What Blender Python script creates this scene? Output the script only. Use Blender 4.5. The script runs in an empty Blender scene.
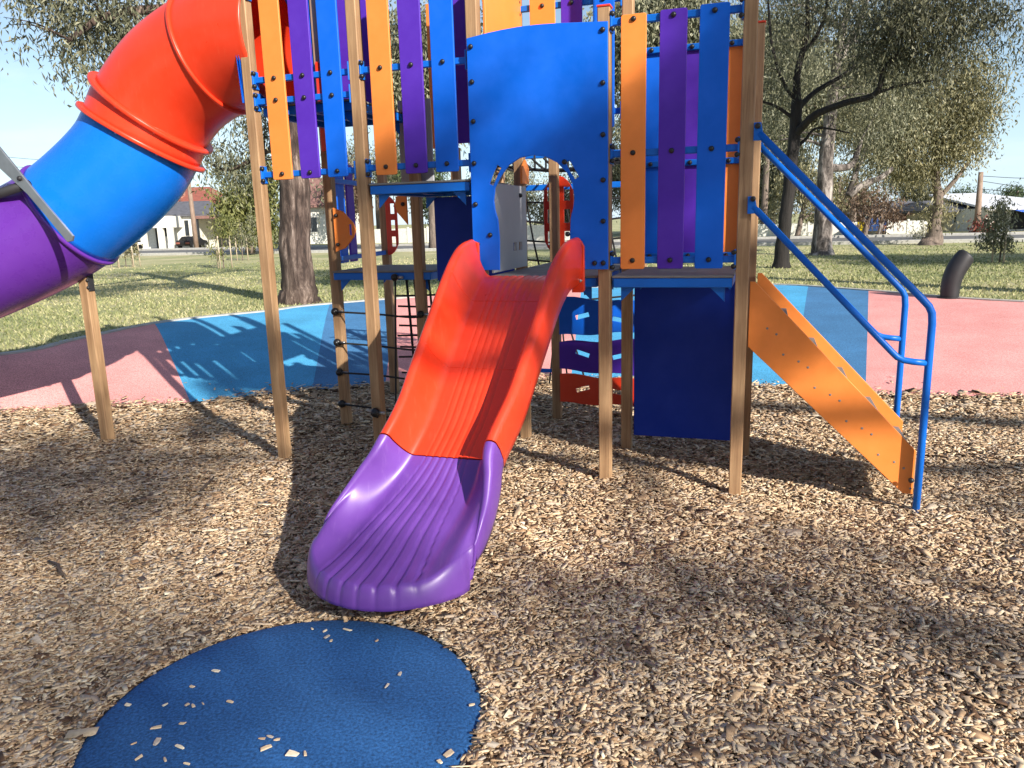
import bpy, bmesh, math, random
import numpy as np
from mathutils import Vector, Matrix

random.seed(7)
RNG = np.random.default_rng(11)
sc = bpy.context.scene
COL = sc.collection

# ------------------------------------------------------------------ camera maths
F_PX, CX, CY, CAM_H = 770.0, 512.0, 384.0, 1.75
_dn = Vector((101.0, 3624.0, F_PX)).normalized()          # world "down" in camera space (x right, y down, z fwd)
_up = -_dn
_f = Vector((0, 0, 1)); _f = (_f - _f.dot(_up) * _up).normalized()
_r = _f.cross(_up)
if _r.x < 0: _r = -_r
CAM = Vector((0, 0, CAM_H))

def ray(px, py):
    d = Vector((px - CX, py - CY, F_PX))
    return Vector((_r.dot(d), _f.dot(d), _up.dot(d))).normalized()
def at(px, py, Y):
    d = ray(px, py); return CAM + d * (Y / d.y)
def onz(px, py, z=0.0):
    d = ray(px, py); return CAM + d * ((z - CAM_H) / d.z)

# structure frame: a along the front, b to the back, z up
A0 = Vector((-1.795, 5.8, 0)); U = Vector((.9496, -.3135, 0)); N = Vector((.3135, .9496, 0)); Zv = Vector((0, 0, 1))
L = 0.848
def S3(a, b, z): return A0 + U * a + N * b + Zv * z
def face(px, py, b):                                     # point of the picture on the vertical plane at depth b -> (a, z)
    d = ray(px, py); p0 = A0 + N * b
    p = CAM + d * ((p0 - CAM).dot(N) / d.dot(N))
    return (p - A0).dot(U), p.z

# ------------------------------------------------------------------ materials
def nt(name):
    m = bpy.data.materials.new(name); m.use_nodes = True
    t = m.node_tree; b = t.nodes['Principled BSDF']
    return m, t, b
def node(t, kind, **kw):
    n = t.nodes.new(kind)
    for k, v in kw.items():
        if k in n.inputs: n.inputs[k].default_value = v
        else: setattr(n, k, v)
    return n
def lin(c): return (c[0], c[1], c[2], 1.0)
def ramp(t, stops):
    r = t.nodes.new('ShaderNodeValToRGB'); e = r.color_ramp.elements
    while len(e) < len(stops): e.new(0.5)
    for i, (p, c) in enumerate(stops): e[i].position = p; e[i].color = lin(c)
    return r
def coords(t, scale=(1, 1, 1)):
    tc = t.nodes.new('ShaderNodeTexCoord'); mp = t.nodes.new('ShaderNodeMapping')
    mp.inputs['Scale'].default_value = scale
    t.links.new(tc.outputs['Object'], mp.inputs['Vector']); return mp
def bump(t, b, src, strength, dist=0.01):
    bn = node(t, 'ShaderNodeBump'); bn.inputs['Strength'].default_value = strength; bn.inputs['Distance'].default_value = dist
    t.links.new(src, bn.inputs['Height']); t.links.new(bn.outputs[0], b.inputs['Normal'])

def plastic(name, col, rough=0.42, vary=0.08, spec=0.28, grain=0.04):
    m, t, b = nt(name)
    mp = coords(t)
    n1 = node(t, 'ShaderNodeTexNoise', Scale=3.5, Detail=6.0, Roughness=0.65); t.links.new(mp.outputs[0], n1.inputs['Vector'])
    lo = tuple(c * (1 - vary) for c in col); hi = tuple(min(1, c * (1 + vary) + 0.012 * vary / 0.08) for c in col)
    r = ramp(t, [(0.3, lo), (0.72, hi)]); t.links.new(n1.outputs['Fac'], r.inputs[0]); t.links.new(r.outputs[0], b.inputs['Base Color'])
    n2 = node(t, 'ShaderNodeTexNoise', Scale=420.0, Detail=2.0); t.links.new(mp.outputs[0], n2.inputs['Vector'])
    bump(t, b, n2.outputs['Fac'], grain, 0.002)
    n3 = node(t, 'ShaderNodeTexNoise', Scale=14.0, Detail=5.0); t.links.new(mp.outputs[0], n3.inputs['Vector'])
    rr = node(t, 'ShaderNodeMapRange'); rr.inputs['To Min'].default_value = rough - 0.08; rr.inputs['To Max'].default_value = rough + 0.12
    t.links.new(n3.outputs['Fac'], rr.inputs['Value']); t.links.new(rr.outputs[0], b.inputs['Roughness'])
    b.inputs['Specular IOR Level'].default_value = spec
    return m
def scuffed(m, tint, amount=.35):
    t = m.node_tree; b = t.nodes['Principled BSDF']; src = b.inputs['Base Color'].links[0].from_socket
    mp = coords(t, (26, 3.2, 3.2)); mp.inputs['Rotation'].default_value = (0, 0, math.radians(18))
    n = node(t, 'ShaderNodeTexNoise', Scale=2.4, Detail=8.0, Roughness=.75); t.links.new(mp.outputs[0], n.inputs['Vector'])
    r = ramp(t, [(.56, (0, 0, 0)), (.74, (amount, amount, amount))]); t.links.new(n.outputs['Fac'], r.inputs[0])
    mx = node(t, 'ShaderNodeMixRGB'); mx.inputs[2].default_value = lin(tint); t.links.new(r.outputs[0], mx.inputs[0]); t.links.new(src, mx.inputs[1]); t.links.new(mx.outputs[0], b.inputs['Base Color'])
def plain(name, col, rough=0.6, metal=0.0):
    m, t, b = nt(name)
    mp = coords(t)
    n1 = node(t, 'ShaderNodeTexNoise', Scale=9.0, Detail=5.0); t.links.new(mp.outputs[0], n1.inputs['Vector'])
    r = ramp(t, [(0.3, tuple(c * .85 for c in col)), (0.7, tuple(min(1, c * 1.12) for c in col))])
    t.links.new(n1.outputs['Fac'], r.inputs[0]); t.links.new(r.outputs[0], b.inputs['Base Color'])
    b.inputs['Roughness'].default_value = rough; b.inputs['Metallic'].default_value = metal
    return m
def wood(name, dark, light, grey=0.0):
    m, t, b = nt(name)
    mp = coords(t, (1, 1, 0.05))
    n1 = node(t, 'ShaderNodeTexNoise', Scale=38.0, Detail=7.0, Roughness=0.65, Distortion=0.6); t.links.new(mp.outputs[0], n1.inputs['Vector'])
    r = ramp(t, [(0.28, dark), (0.5, tuple((x + y) / 2 for x, y in zip(dark, light))), (0.72, light)])
    t.links.new(n1.outputs['Fac'], r.inputs[0])
    mp2 = coords(t, (1, 1, 0.35))
    n2 = node(t, 'ShaderNodeTexNoise', Scale=7.0, Detail=3.0); t.links.new(mp2.outputs[0], n2.inputs['Vector'])
    r2 = ramp(t, [(0.35, (.62, .56, .52)), (0.6, (1, 1, 1))]); t.links.new(n2.outputs['Fac'], r2.inputs[0])
    vo = node(t, 'ShaderNodeTexVoronoi', Scale=5.0); mp3 = coords(t, (1, 1, .5)); t.links.new(mp3.outputs[0], vo.inputs['Vector'])
    r3 = ramp(t, [(0.03, (.35, .26, .2)), (0.1, (1, 1, 1))]); t.links.new(vo.outputs['Distance'], r3.inputs[0])
    mx = node(t, 'ShaderNodeMixRGB', blend_type='MULTIPLY'); mx.inputs[0].default_value = 0.7
    t.links.new(r.outputs[0], mx.inputs[1]); t.links.new(r2.outputs[0], mx.inputs[2])
    mx2 = node(t, 'ShaderNodeMixRGB', blend_type='MULTIPLY'); mx2.inputs[0].default_value = 0.6
    t.links.new(mx.outputs[0], mx2.inputs[1]); t.links.new(r3.outputs[0], mx2.inputs[2])
    t.links.new(mx2.outputs[0], b.inputs['Base Color']); b.inputs['Roughness'].default_value = 0.7
    bump(t, b, n1.outputs['Fac'], 0.25, 0.004)
    return m
def toned(name, stops, rough=0.75, trans=0.0, scale_noise=None):       # colour from a per-face 'tone' value
    m, t, b = nt(name)
    at_ = node(t, 'ShaderNodeAttribute', attribute_name='tone')
    r = ramp(t, stops); t.links.new(at_.outputs['Fac'], r.inputs[0])
    t.links.new(r.outputs[0], b.inputs['Base Color']); b.inputs['Roughness'].default_value = rough
    if scale_noise:
        mp = coords(t); n = node(t, 'ShaderNodeTexNoise', Scale=scale_noise, Detail=3.0); t.links.new(mp.outputs[0], n.inputs['Vector'])
        mr = ramp(t, [(.3, (.78, .76, .74)), (.7, (1.08, 1.08, 1.08))]); t.links.new(n.outputs['Fac'], mr.inputs[0])
        mx = node(t, 'ShaderNodeMixRGB', blend_type='MULTIPLY'); mx.inputs[0].default_value = 1
        t.links.new(r.outputs[0], mx.inputs[1]); t.links.new(mr.outputs[0], mx.inputs[2]); t.links.new(mx.outputs[0], b.inputs['Base Color'])
    if trans:
        tr = node(t, 'ShaderNodeBsdfTranslucent'); t.links.new(r.outputs[0], tr.inputs['Color'])
        ms = node(t, 'ShaderNodeMixShader'); ms.inputs[0].default_value = trans
        t.links.new(b.outputs[0], ms.inputs[1]); t.links.new(tr.outputs[0], ms.inputs[2])
        t.links.new(ms.outputs[0], t.nodes['Material Output'].inputs['Surface'])
    return m
def bark(name, stops, scale=9.0, stretch=0.12, bs=0.8):
    m, t, b = nt(name)
    mp = coords(t, (1, 1, stretch))
    n1 = node(t, 'ShaderNodeTexNoise', Scale=scale, Detail=8.0, Roughness=0.7, Distortion=0.5); t.links.new(mp.outputs[0], n1.inputs['Vector'])
    r = ramp(t, stops); t.links.new(n1.outputs['Fac'], r.inputs[0])
    t.links.new(r.outputs[0], b.inputs['Base Color']); b.inputs['Roughness'].default_value = 0.9
    bump(t, b, n1.outputs['Fac'], bs, 0.05)
    return m
def rubber(name, col):
    m, t, b = nt(name)
    mp = coords(t)
    n1 = node(t, 'ShaderNodeTexNoise', Scale=85.0, Detail=4.0, Roughness=.7); t.links.new(mp.outputs[0], n1.inputs['Vector'])
    n0 = node(t, 'ShaderNodeTexNoise', Scale=1.6, Detail=5.0); t.links.new(mp.outputs[0], n0.inputs['Vector'])
    r = ramp(t, [(0.34, tuple(c * .5 for c in col)), (0.5, col), (0.66, tuple(min(1, c * 1.4 + .015) for c in col))])
    t.links.new(n1.outputs['Fac'], r.inputs[0])
    r0 = ramp(t, [(0.3, (.8, .8, .8)), (0.7, (1.06, 1.06, 1.06))]); t.links.new(n0.outputs['Fac'], r0.inputs[0])
    mx = node(t, 'ShaderNodeMixRGB', blend_type='MULTIPLY'); mx.inputs[0].default_value = 1
    t.links.new(r.outputs[0], mx.inputs[1]); t.links.new(r0.outputs[0], mx.inputs[2])
    t.links.new(mx.outputs[0], b.inputs['Base Color']); b.inputs['Roughness'].default_value = 0.9
    bump(t, b, n1.outputs['Fac'], 0.5, 0.006)
    return m

M = {}
M['post'] = wood('pine_post', (.235, .13, .062), (.52, .33, .178))
M['blue'] = plastic('blue_sheet', (.001, .12, .68), 0.42, .08, .2)
M['purple'] = plastic('purple_sheet', (.082, .022, .40), 0.42, .08, .2)
M['orange'] = plastic('orange_sheet', (.86, .25, .048), 0.42)
M['redorange'] = plastic('slide_orange', (.76, .045, .012), 0.3, 0.05, 0.5, 0.02)
M['violet'] = plastic('slide_purple', (.15, .05, .33), 0.36, 0.06, 0.5, 0.02)
scuffed(M['violet'], (.30, .17, .46)); scuffed(M['redorange'], (.80, .16, .085), .3)
M['tubepurple'] = plastic('tube_purple', (.115, .025, .30), 0.27, 0.05, 0.4, 0.01)
M['tubeblue'] = plastic('tube_blue', (.003, .17, .74), 0.25, 0.04, 0.4, 0.01)
M['steelblue'] = plastic('blue_steel', (.002, .13, .58), 0.36, 0.05)
M['navy'] = plastic('navy_sheet', (.003, .032, .36), 0.5, .08, .2)
M['black'] = plain('black_plastic', (.012, .012, .014), 0.4)
M['rope'] = plain('black_rope', (.016, .016, .018), 0.85)
M['steel'] = plain('galvanised_steel', (.42, .43, .45), 0.38, 0.85)
M['deck'] = plain('grey_deck', (.20, .19, .18), 0.7)
M['grey'] = plastic('grey_sheet', (.36, .37, .40), 0.5)
M['rb_light'] = rubber('rubber_light_blue', (.065, .37, .66))
M['rb_blue'] = rubber('rubber_blue', (.05, .19, .40))
M['rb_pink'] = rubber('rubber_pink', (.84, .34, .32))
M['rb_pad'] = rubber('rubber_pad_blue', (.012, .095, .285))
M['chips'] = toned('wood_chips', [(0, (.07, .036, .022)), (.15, (.21, .115, .06)), (.34, (.44, .285, .165)), (.56, (.65, .47, .295)), (.70, (.53, .45, .37)), (.78, (.71, .53, .34)), (.9, (.86, .68, .45)), (1, (.90, .78, .58))], 0.85, 0, 60.0)
M['concrete'] = plain('concrete', (.42, .41, .38), 0.9)
M['asphalt'] = plain('asphalt', (.13, .13, .13), 0.9)
M['white'] = plain('white_render', (.74, .72, .66), 0.85)
M['cream'] = plain('cream_render', (.66, .56, .38), 0.85)
M['brick'] = plain('pink_brick', (.42, .22, .17), 0.9)
M['glass'] = plain('window_glass', (.03, .035, .04), 0.08)
M['dark'] = plain('dark_opening', (.02, .02, .022), 0.8)
M['darkmetal'] = plain('dark_metal', (.03, .03, .034), 0.55, 0.3)
M['carblue'] = plastic('car_paint_blue', (.03, .07, .2), 0.2)
M['carblack'] = plastic('car_paint_black', (.012, .012, .014), 0.2)
M['tyre'] = plain('tyre_rubber', (.015, .015, .015), 0.9)
M['pole'] = wood('weathered_pole', (.20, .13, .095), (.40, .29, .22))
M['stake'] = wood('pale_stake', (.42, .34, .24), (.68, .58, .44))
M['twig'] = wood('grey_twig', (.06, .04, .03), (.14, .1, .075))
M['sign'] = plain('yellow_sign', (.85, .62, .02), 0.5)
def tiles(name, col):
    m, t, b = nt(name); mp = coords(t)
    w = node(t, 'ShaderNodeTexWave', Scale=3.2, Distortion=1.0, Detail=2.0); w.bands_direction = 'Z'
    t.links.new(mp.outputs[0], w.inputs['Vector'])
    n1 = node(t, 'ShaderNodeTexNoise', Scale=4.0, Detail=6.0); t.links.new(mp.outputs[0], n1.inputs['Vector'])
    r = ramp(t, [(.25, tuple(c * .65 for c in col)), (.75, tuple(c * 1.2 for c in col))]); t.links.new(n1.outputs['Fac'], r.inputs[0])
    t.links.new(r.outputs[0], b.inputs['Base Color']); b.inputs['Roughness'].default_value = .85
    bump(t, b, w.outputs['Fac'], .5, .05)
    return m
M['roof_red'] = tiles('red_roof_tiles', (.30, .095, .065))
M['roof_grey'] = tiles('grey_roof_tiles', (.12, .12, .14))
M['roof_brown'] = tiles('brown_roof_tiles', (.25, .13, .11))
M['roof_white'] = plain('white_roof_sheet', (.8, .8, .82), .4)
M['bark_red'] = bark('stringy_bark', [(.36, (.016, .010, .008)), (.48, (.058, .037, .029)), (.58, (.14, .10, .08)), (.70, (.40, .31, .26))], 9, .16, 1.0)
M['bark_dark'] = bark('dark_bark', [(.3, (.007, .006, .006)), (.7, (.03, .025, .023))], 14, .15)
M['bark_pale'] = bark('pale_bark', [(.38, (.035, .028, .025)), (.49, (.13, .11, .10)), (.57, (.29, .25, .23)), (.70, (.52, .47, .43))], 5.5, .35, .6)
M['bark_mid'] = bark('brown_bark', [(.3, (.07, .055, .045)), (.7, (.26, .2, .165))], 8, .2)
LEAF = lambda n, a, b, c, tr=.2: toned(n, [(0, a), (.5, b), (1, c)], .55, tr)
M['leaf_gum'] = LEAF('gum_leaves', (.065, .075, .045), (.18, .185, .11), (.38, .365, .24))
M['leaf_dark'] = LEAF('dark_gum_leaves', (.03, .036, .024), (.085, .09, .05), (.23, .22, .13))
M['leaf_olive'] = LEAF('olive_leaves', (.08, .082, .042), (.215, .20, .10), (.42, .375, .21))
M['leaf_lime'] = LEAF('bright_leaves', (.07, .09, .025), (.16, .17, .05), (.28, .27, .10))
M['leaf_green'] = LEAF('green_leaves', (.03, .05, .02), (.06, .095, .035), (.13, .17, .07))
M['leaf_rust'] = LEAF('rusty_leaves', (.07, .045, .03), (.15, .095, .06), (.26, .18, .12))
M['grassblade'] = toned('grass_blades', [(0, (.13, .17, .06)), (.5, (.35, .36, .16)), (1, (.66, .58, .35))], .8, .25)

# ------------------------------------------------------------------ mesh builder
WORLD = {}
class MB:
    def __init__(s): s.v = []; s.f = []; s.mi = []; s.sm = []
    def add(s, vs, fs, mi=0, smooth=False):
        o = len(s.v); s.v += [Vector(p) for p in vs]
        for f in fs: s.f.append(tuple(i + o for i in f)); s.mi.append(mi); s.sm.append(smooth)
    def obox(s, c, ax, ay, az, size, mi=0, ch=0.004):     # chamfered box
        c = Vector(c); hx, hy, hz = [q / 2 for q in size]
        ch = min(ch, hx * .45, hy * .45, hz * .45)
        bm = bmesh.new(); bmesh.ops.create_cube(bm, size=1)
        for v in bm.verts: v.co = Vector((v.co.x * 2 * hx, v.co.y * 2 * hy, v.co.z * 2 * hz))
        if ch > 0: bmesh.ops.bevel(bm, geom=bm.edges[:], offset=ch, segments=1, profile=.5, affect='EDGES')
        bm.verts.index_update()
        s.add([c + ax * v.co.x + ay * v.co.y + az * v.co.z for v in bm.verts], [[v.index for v in f.verts] for f in bm.faces], mi)
        bm.free()
    def sbox(s, a0, a1, b0, b1, z0, z1, mi=0, ch=0.004):  # box in the structure frame
        s.obox(S3((a0 + a1) / 2, (b0 + b1) / 2, (z0 + z1) / 2), U, N, Zv, (a1 - a0, b1 - b0, z1 - z0), mi, ch)
    def wbox(s, x0, x1, y0, y1, z0, z1, mi=0, ch=0.0):
        s.obox(((x0 + x1) / 2, (y0 + y1) / 2, (z0 + z1) / 2), Vector((1, 0, 0)), Vector((0, 1, 0)), Zv, (x1 - x0, y1 - y0, z1 - z0), mi, ch)
    def prism(s, outer, holes, o, ex, ey, ez, th, mi=0, ch=0.004):   # plate with holes; outline in (ex, ey), thickness along ez
        bm = bmesh.new(); o = Vector(o)
        loops = [outer] + list(holes); edges = []; vloops = []
        for lp in loops:
            vs = [bm.verts.new((p[0], p[1], 0)) for p in lp]; vloops.append(vs)
            for i in range(len(vs)): edges.append(bm.edges.new((vs[i], vs[(i + 1) % len(vs)])))
        bmesh.ops.triangle_fill(bm, use_beauty=True, use_dissolve=False, edges=edges)
        bm.verts.index_update()
        pts = [v.co.copy() for v in bm.verts]; tri = [[v.index for v in f.verts] for f in bm.faces]
        norm = {}
        for li, vs in enumerate(vloops):                 # small inset = chamfer
            n = len(vs)
            area = sum(vs[i].co.x * vs[(i + 1) % n].co.y - vs[(i + 1) % n].co.x * vs[i].co.y for i in range(n))
            sg = 1 if area > 0 else -1
            if li: sg = -sg
            for i in range(n):
                t = (vs[(i + 1) % n].co - vs[i - 1].co); t = t.normalized() if t.length else Vector((1, 0, 0))
                norm[vs[i].index] = Vector((-t.y, t.x, 0)) * sg
        h = th / 2
        def W(p, z): return o + ex * p.x + ey * p.y + ez * z
        k = len(pts); V = []
        for sgn in (1, -1):
            V += [W(pts[i] + norm[i] * ch, sgn * h) for i in range(k)]
            V += [W(pts[i], sgn * (h - ch)) for i in range(k)]
        Fs = []
        for f in tri:
            a, b2, c = pts[f[0]], pts[f[1]], pts[f[2]]
            pos = ((b2 - a).cross(c - a)).z > 0
            Fs.append(f if pos else f[::-1]); Fs.append([i + 2 * k for i in (f[::-1] if pos else f)])
        for li, vs in enumerate(vloops):
            n = len(vs)
            for i in range(n):
                p, q = vs[i].index, vs[(i + 1) % n].index
                Fs.append([p, p + k, q + k, q]); Fs.append([p + k, p + 3 * k, q + 3 * k, q + k]); Fs.append([p + 3 * k, p + 2 * k, q + 2 * k, q + 3 * k])
        s.add(V, Fs, mi); bm.free()
    def tube(s, pts, rad, seg=12, mi=0, cap=True, smooth=True, closed=False):
        pts = [Vector(p) for p in pts]; n = len(pts)
        if not hasattr(rad, '__len__'): rad = [rad] * n
        V = []; prev = None
        for i in range(n):
            t = (pts[min(i + 1, n - 1)] - pts[max(i - 1, 0)]).normalized()
            if prev is None:
                x = t.cross(Vector((0, 0, 1)) if abs(t.z) < .9 else Vector((1, 0, 0))).normalized()
            else:
                x = (prev - t * prev.dot(t)).normalized()
            prev = x; y = t.cross(x)
            for j in range(seg):
                a = 2 * math.pi * j / seg; V.append(pts[i] + (x * math.cos(a) + y * math.sin(a)) * rad[i])
        Fs = [(i * seg + j, i * seg + (j + 1) % seg, (i + 1) * seg + (j + 1) % seg, (i + 1) * seg + j) for i in range(n - 1) for j in range(seg)]
        if cap: Fs += [tuple(range(seg))[::-1], tuple((n - 1) * seg + j for j in range(seg))]
        s.add(V, Fs, mi, smooth)
    def dome(s, c, nrm, r, h, mi=0, seg=10):              # bolt head
        c = Vector(c); nrm = Vector(nrm).normalized(); x = nrm.cross(Zv if abs(nrm.z) < .9 else U).normalized(); y = nrm.cross(x)
        V = []; rows = [(1, -.3), (1, .25), (.86, .62), (.5, .92)]
        for q, zz in rows:
            for j in range(seg):
                a = 2 * math.pi * j / seg; V.append(c + (x * math.cos(a) + y * math.sin(a)) * r * q + nrm * h * zz)
        Fs = [(i * seg + j, i * seg + (j + 1) % seg, (i + 1) * seg + (j + 1) % seg, (i + 1) * seg + j) for i in range(len(rows) - 1) for j in range(seg)]
        Fs += [tuple((len(rows) - 1) * seg + j for j in range(seg)), tuple(range(seg))[::-1]]
        s.add(V, Fs, mi, True)
    def build(s, name, mats, parent=None, origin=None, fix=False):
        mats = mats if isinstance(mats, (list, tuple)) else [mats]
        xs = [p.x for p in s.v]; ys = [p.y for p in s.v]; zs = [p.z for p in s.v]
        o = Vector(origin) if origin is not None else Vector(((min(xs) + max(xs)) / 2, (min(ys) + max(ys)) / 2, min(zs)))
        me = bpy.data.meshes.new(name); me.from_pydata([tuple(p - o) for p in s.v], [], s.f)
        for m in mats: me.materials.append(m)
        me.polygons.foreach_set('material_index', s.mi); me.polygons.foreach_set('use_smooth', s.sm)
        if fix:
            bm = bmesh.new(); bm.from_mesh(me); bmesh.ops.recalc_face_normals(bm, faces=bm.faces); bm.to_mesh(me); bm.free()
        me.update()
        ob = bpy.data.objects.new(name, me); COL.objects.link(ob); place(ob, o, parent); return ob
def place(ob, o, parent):
    WORLD[ob.name] = Vector(o)
    if parent is not None: ob.parent = parent; ob.location = Vector(o) - WORLD[parent.name]
    else: ob.location = o
def empty(name, loc):
    o = bpy.data.objects.new(name, None); COL.objects.link(o); o.empty_display_size = .2; place(o, Vector(loc), None); return o
def tag(o, label=None, cat=None, group=None, kind=None):
    if label: o['label'] = label
    if cat: o['category'] = cat
    if group: o['group'] = group
    if kind: o['kind'] = kind
    return o
def copy_to(src, loc, parent=None, rot=None):
    c = src.copy(); COL.objects.link(c); place(c, Vector(loc), parent)
    if rot is not None: c.rotation_euler = rot
    return c
def quads_np(name, verts, nq, tone, mat, parent=None, kind=None, vpf=4, faces=None):
    me = bpy.data.meshes.new(name)
    nv = len(verts)
    if faces is None: faces = np.arange(nv).reshape(-1, vpf)
    nf = len(faces)
    o = Vector(verts.mean(axis=0).tolist()); o.z = float(verts[:, 2].min())
    me.vertices.add(nv); me.vertices.foreach_set('co', (verts - np.array(o[:])).astype(np.float32).ravel())
    me.loops.add(nf * vpf); me.loops.foreach_set('vertex_index', faces.astype(np.int32).ravel())
    me.polygons.add(nf); me.polygons.foreach_set('loop_start', (np.arange(nf) * vpf).astype(np.int32))
    me.update(calc_edges=True)
    at_ = me.attributes.new('tone', 'FLOAT', 'FACE'); at_.data.foreach_set('value', tone.astype(np.float32))
    me.materials.append(mat)
    ob = bpy.data.objects.new(name, me); COL.objects.link(ob); place(ob, o, parent)
    if kind: ob['kind'] = kind
    return ob
def smooth_path(pts, k=6):
    pts = [Vector(p) for p in pts]; out = []
    for i in range(len(pts) - 1):
        p0 = pts[max(i - 1, 0)]; p1 = pts[i]; p2 = pts[i + 1]; p3 = pts[min(i + 2, len(pts) - 1)]
        for j in range(k):
            t = j / k
            out.append(.5 * ((2 * p1) + (p2 - p0) * t + (2 * p0 - 5 * p1 + 4 * p2 - p3) * t * t + (3 * p1 - p0 - 3 * p2 + p3) * t ** 3))
    out.append(pts[-1]); return out

# ================================================================== SETTING
GZ = 0.40                                                # lawn level (the play pit lies lower)
def bottom_curve():                                      # foot of the rubber bank round the chip pit
    P = [(-9.5, 5.6), (-7.4, 6.8), (-5.14, 7.53), (-3.36, 7.84), (-2.33, 8.25), (-1.26, 8.46), (.32, 8.52), (1.6, 8.25), (2.77, 7.77), (3.6, 7.33), (4.87, 7.05), (6.5, 6.4), (9, 5.0)]
    return smooth_path([(x, y, 0) for x, y in P], 8)
def top_curve():
    P = [(-11.5, 6.6), (-8.4, 7.7), (-5.85, 8.68), (-5.55, 9.85), (-5.15, 11.5), (-3.95, 12.6), (-3.15, 13.5), (.2, 15.2), (3.3, 15.2), (5.1, 14.8), (6.15, 13.2), (7.35, 11.0), (11, 8.4)]
    return smooth_path([(x, y, GZ) for x, y in P], 8)
BC, TC = bottom_curve(), top_curve()
# colour bands along the bank: parameter index (0..96) -> material
def bank():
    n = len(BC)
    def idx_for(curve, px, py, z):
        p = onz(px, py, z); return min(range(n), key=lambda i: (curve[i].xy - p.xy).length)
    bands = [((13, 412), (9, 358), 1), ((192, 401), (160, 325), 2), ((316, 387), (345, 306), 0), ((384, 384), (402, 301), 1),
             ((567, 379), (586, 292), 2), ((795, 386), (799, 288), 0), ((868, 391), (862, 291), 1), (None, None, 2)]
    mb = MB(); rows = 18
    # resample so each band edge is a straight cut between foot and crest
    edges = [(0, 0)]
    for b, t, m in bands[:-1]:
        edges.append((idx_for(BC, b[0], b[1], 0), idx_for(TC, t[0], t[1], GZ)))
    edges.append((n - 1, n - 1))
    def samp(c, x):
        i = min(int(x), n - 2); f = x - i; return c[i].lerp(c[i + 1], f)
    for k, (b, t, m) in enumerate(bands):
        (b0, t0), (b1, t1) = edges[k], edges[k + 1]
        cols = 16; V = []
        for c in range(cols + 1):
            pb = samp(BC, b0 + (b1 - b0) * c / cols); pt = samp(TC, t0 + (t1 - t0) * c / cols)
            for r in range(rows + 1):
                q = r / rows; p = pb.lerp(pt, q)
                h = q * q * (3 - 2 * q)
                h = .55 * (1 - (1 - q) ** 2) + .45 * h
                p.z = -.012 + (GZ + .014) * h
                V.append(p)
        R = rows + 1
        Fs = [(c * R + r, (c + 1) * R + r, (c + 1) * R + r + 1, c * R + r + 1) for c in range(cols) for r in range(rows)]
        mb.add(V, Fs, m, True)
    o = mb.build('rubber_mound', [M['rb_light'], M['rb_blue'], M['rb_pink']]); tag(o, kind='structure')
    # concrete edge strip along the crest
    kb = MB(); V = []
    for i in range(n):
        t = (TC[min(i + 1, n - 1)] - TC[max(i - 1, 0)]); t.z = 0; t.normalize(); nn = Vector((-t.y, t.x, 0))
        a = TC[i] - nn * .01; b = TC[i] + nn * .11
        V += [Vector((a.x, a.y, GZ - .05)), Vector((a.x, a.y, GZ + .022)), Vector((b.x, b.y, GZ + .022)), Vector((b.x, b.y, GZ - .05))]
    kb.add(V, [(i * 4 + j, i * 4 + j + 1, i * 4 + 5 + j, i * 4 + 4 + j) for i in range(n - 1) for j in range(3)])
    tag(kb.build('concrete_kerb', M['concrete'], fix=True), kind='structure')
bank()

def ground_mat():
    m, t, b = nt('lawn'); mp = coords(t)
    n1 = node(t, 'ShaderNodeTexNoise', Scale=.35, Detail=6.0, Roughness=.6); t.links.new(mp.outputs[0], n1.inputs['Vector'])
    n2 = node(t, 'ShaderNodeTexNoise', Scale=14.0, Detail=6.0, Roughness=.75); t.links.new(mp.outputs[0], n2.inputs['Vector'])
    ma = node(t, 'ShaderNodeMath', operation='MULTIPLY_ADD'); ma.inputs[1].default_value = .55
    t.links.new(n1.outputs['Fac'], ma.inputs[0]); 
    mb_ = node(t, 'ShaderNodeMath', operation='MULTIPLY'); mb_.inputs[1].default_value = .45; t.links.new(n2.outputs['Fac'], mb_.inputs[0]); t.links.new(mb_.outputs[0], ma.inputs[2])
    r = ramp(t, [(.36, (.13, .17, .065)), (.46, (.28, .30, .13)), (.56, (.46, .42, .23)), (.70, (.60, .51, .34))]); t.links.new(ma.outputs[0], r.inputs[0])
    t.links.new(r.outputs[0], b.inputs['Base Color']); b.inputs['Roughness'].default_value = .95
    bump(t, b, n2.outputs['Fac'], .7, .06)
    return m
M['lawn'] = ground_mat()
# lawn: one sheet from the crest to the horizon (a ring round the pit, open towards the camera side)
g = MB(); V = []
n = len(TC); far = []
for i, p in enumerate(TC):
    ang = math.radians(168 - 156 * i / (n - 1))
    far.append(Vector((900 * math.cos(ang), 900 * math.sin(ang) + 5, GZ)))
rings = [0, .012, .03, .06, .12, .25, .5, 1.0]
for i, p in enumerate(TC):
    for q in rings: V.append(Vector((p.x, p.y, GZ)).lerp(far[i], q))
R = len(rings)
g.add(V, [(i * R + j, i * R + j + 1, (i + 1) * R + j + 1, (i + 1) * R + j) for i in range(n - 1) for j in range(R - 1)], 0, True)
tag(g.build('lawn_ground', M['lawn'], origin=(0, 0, GZ)), kind='structure')

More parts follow.
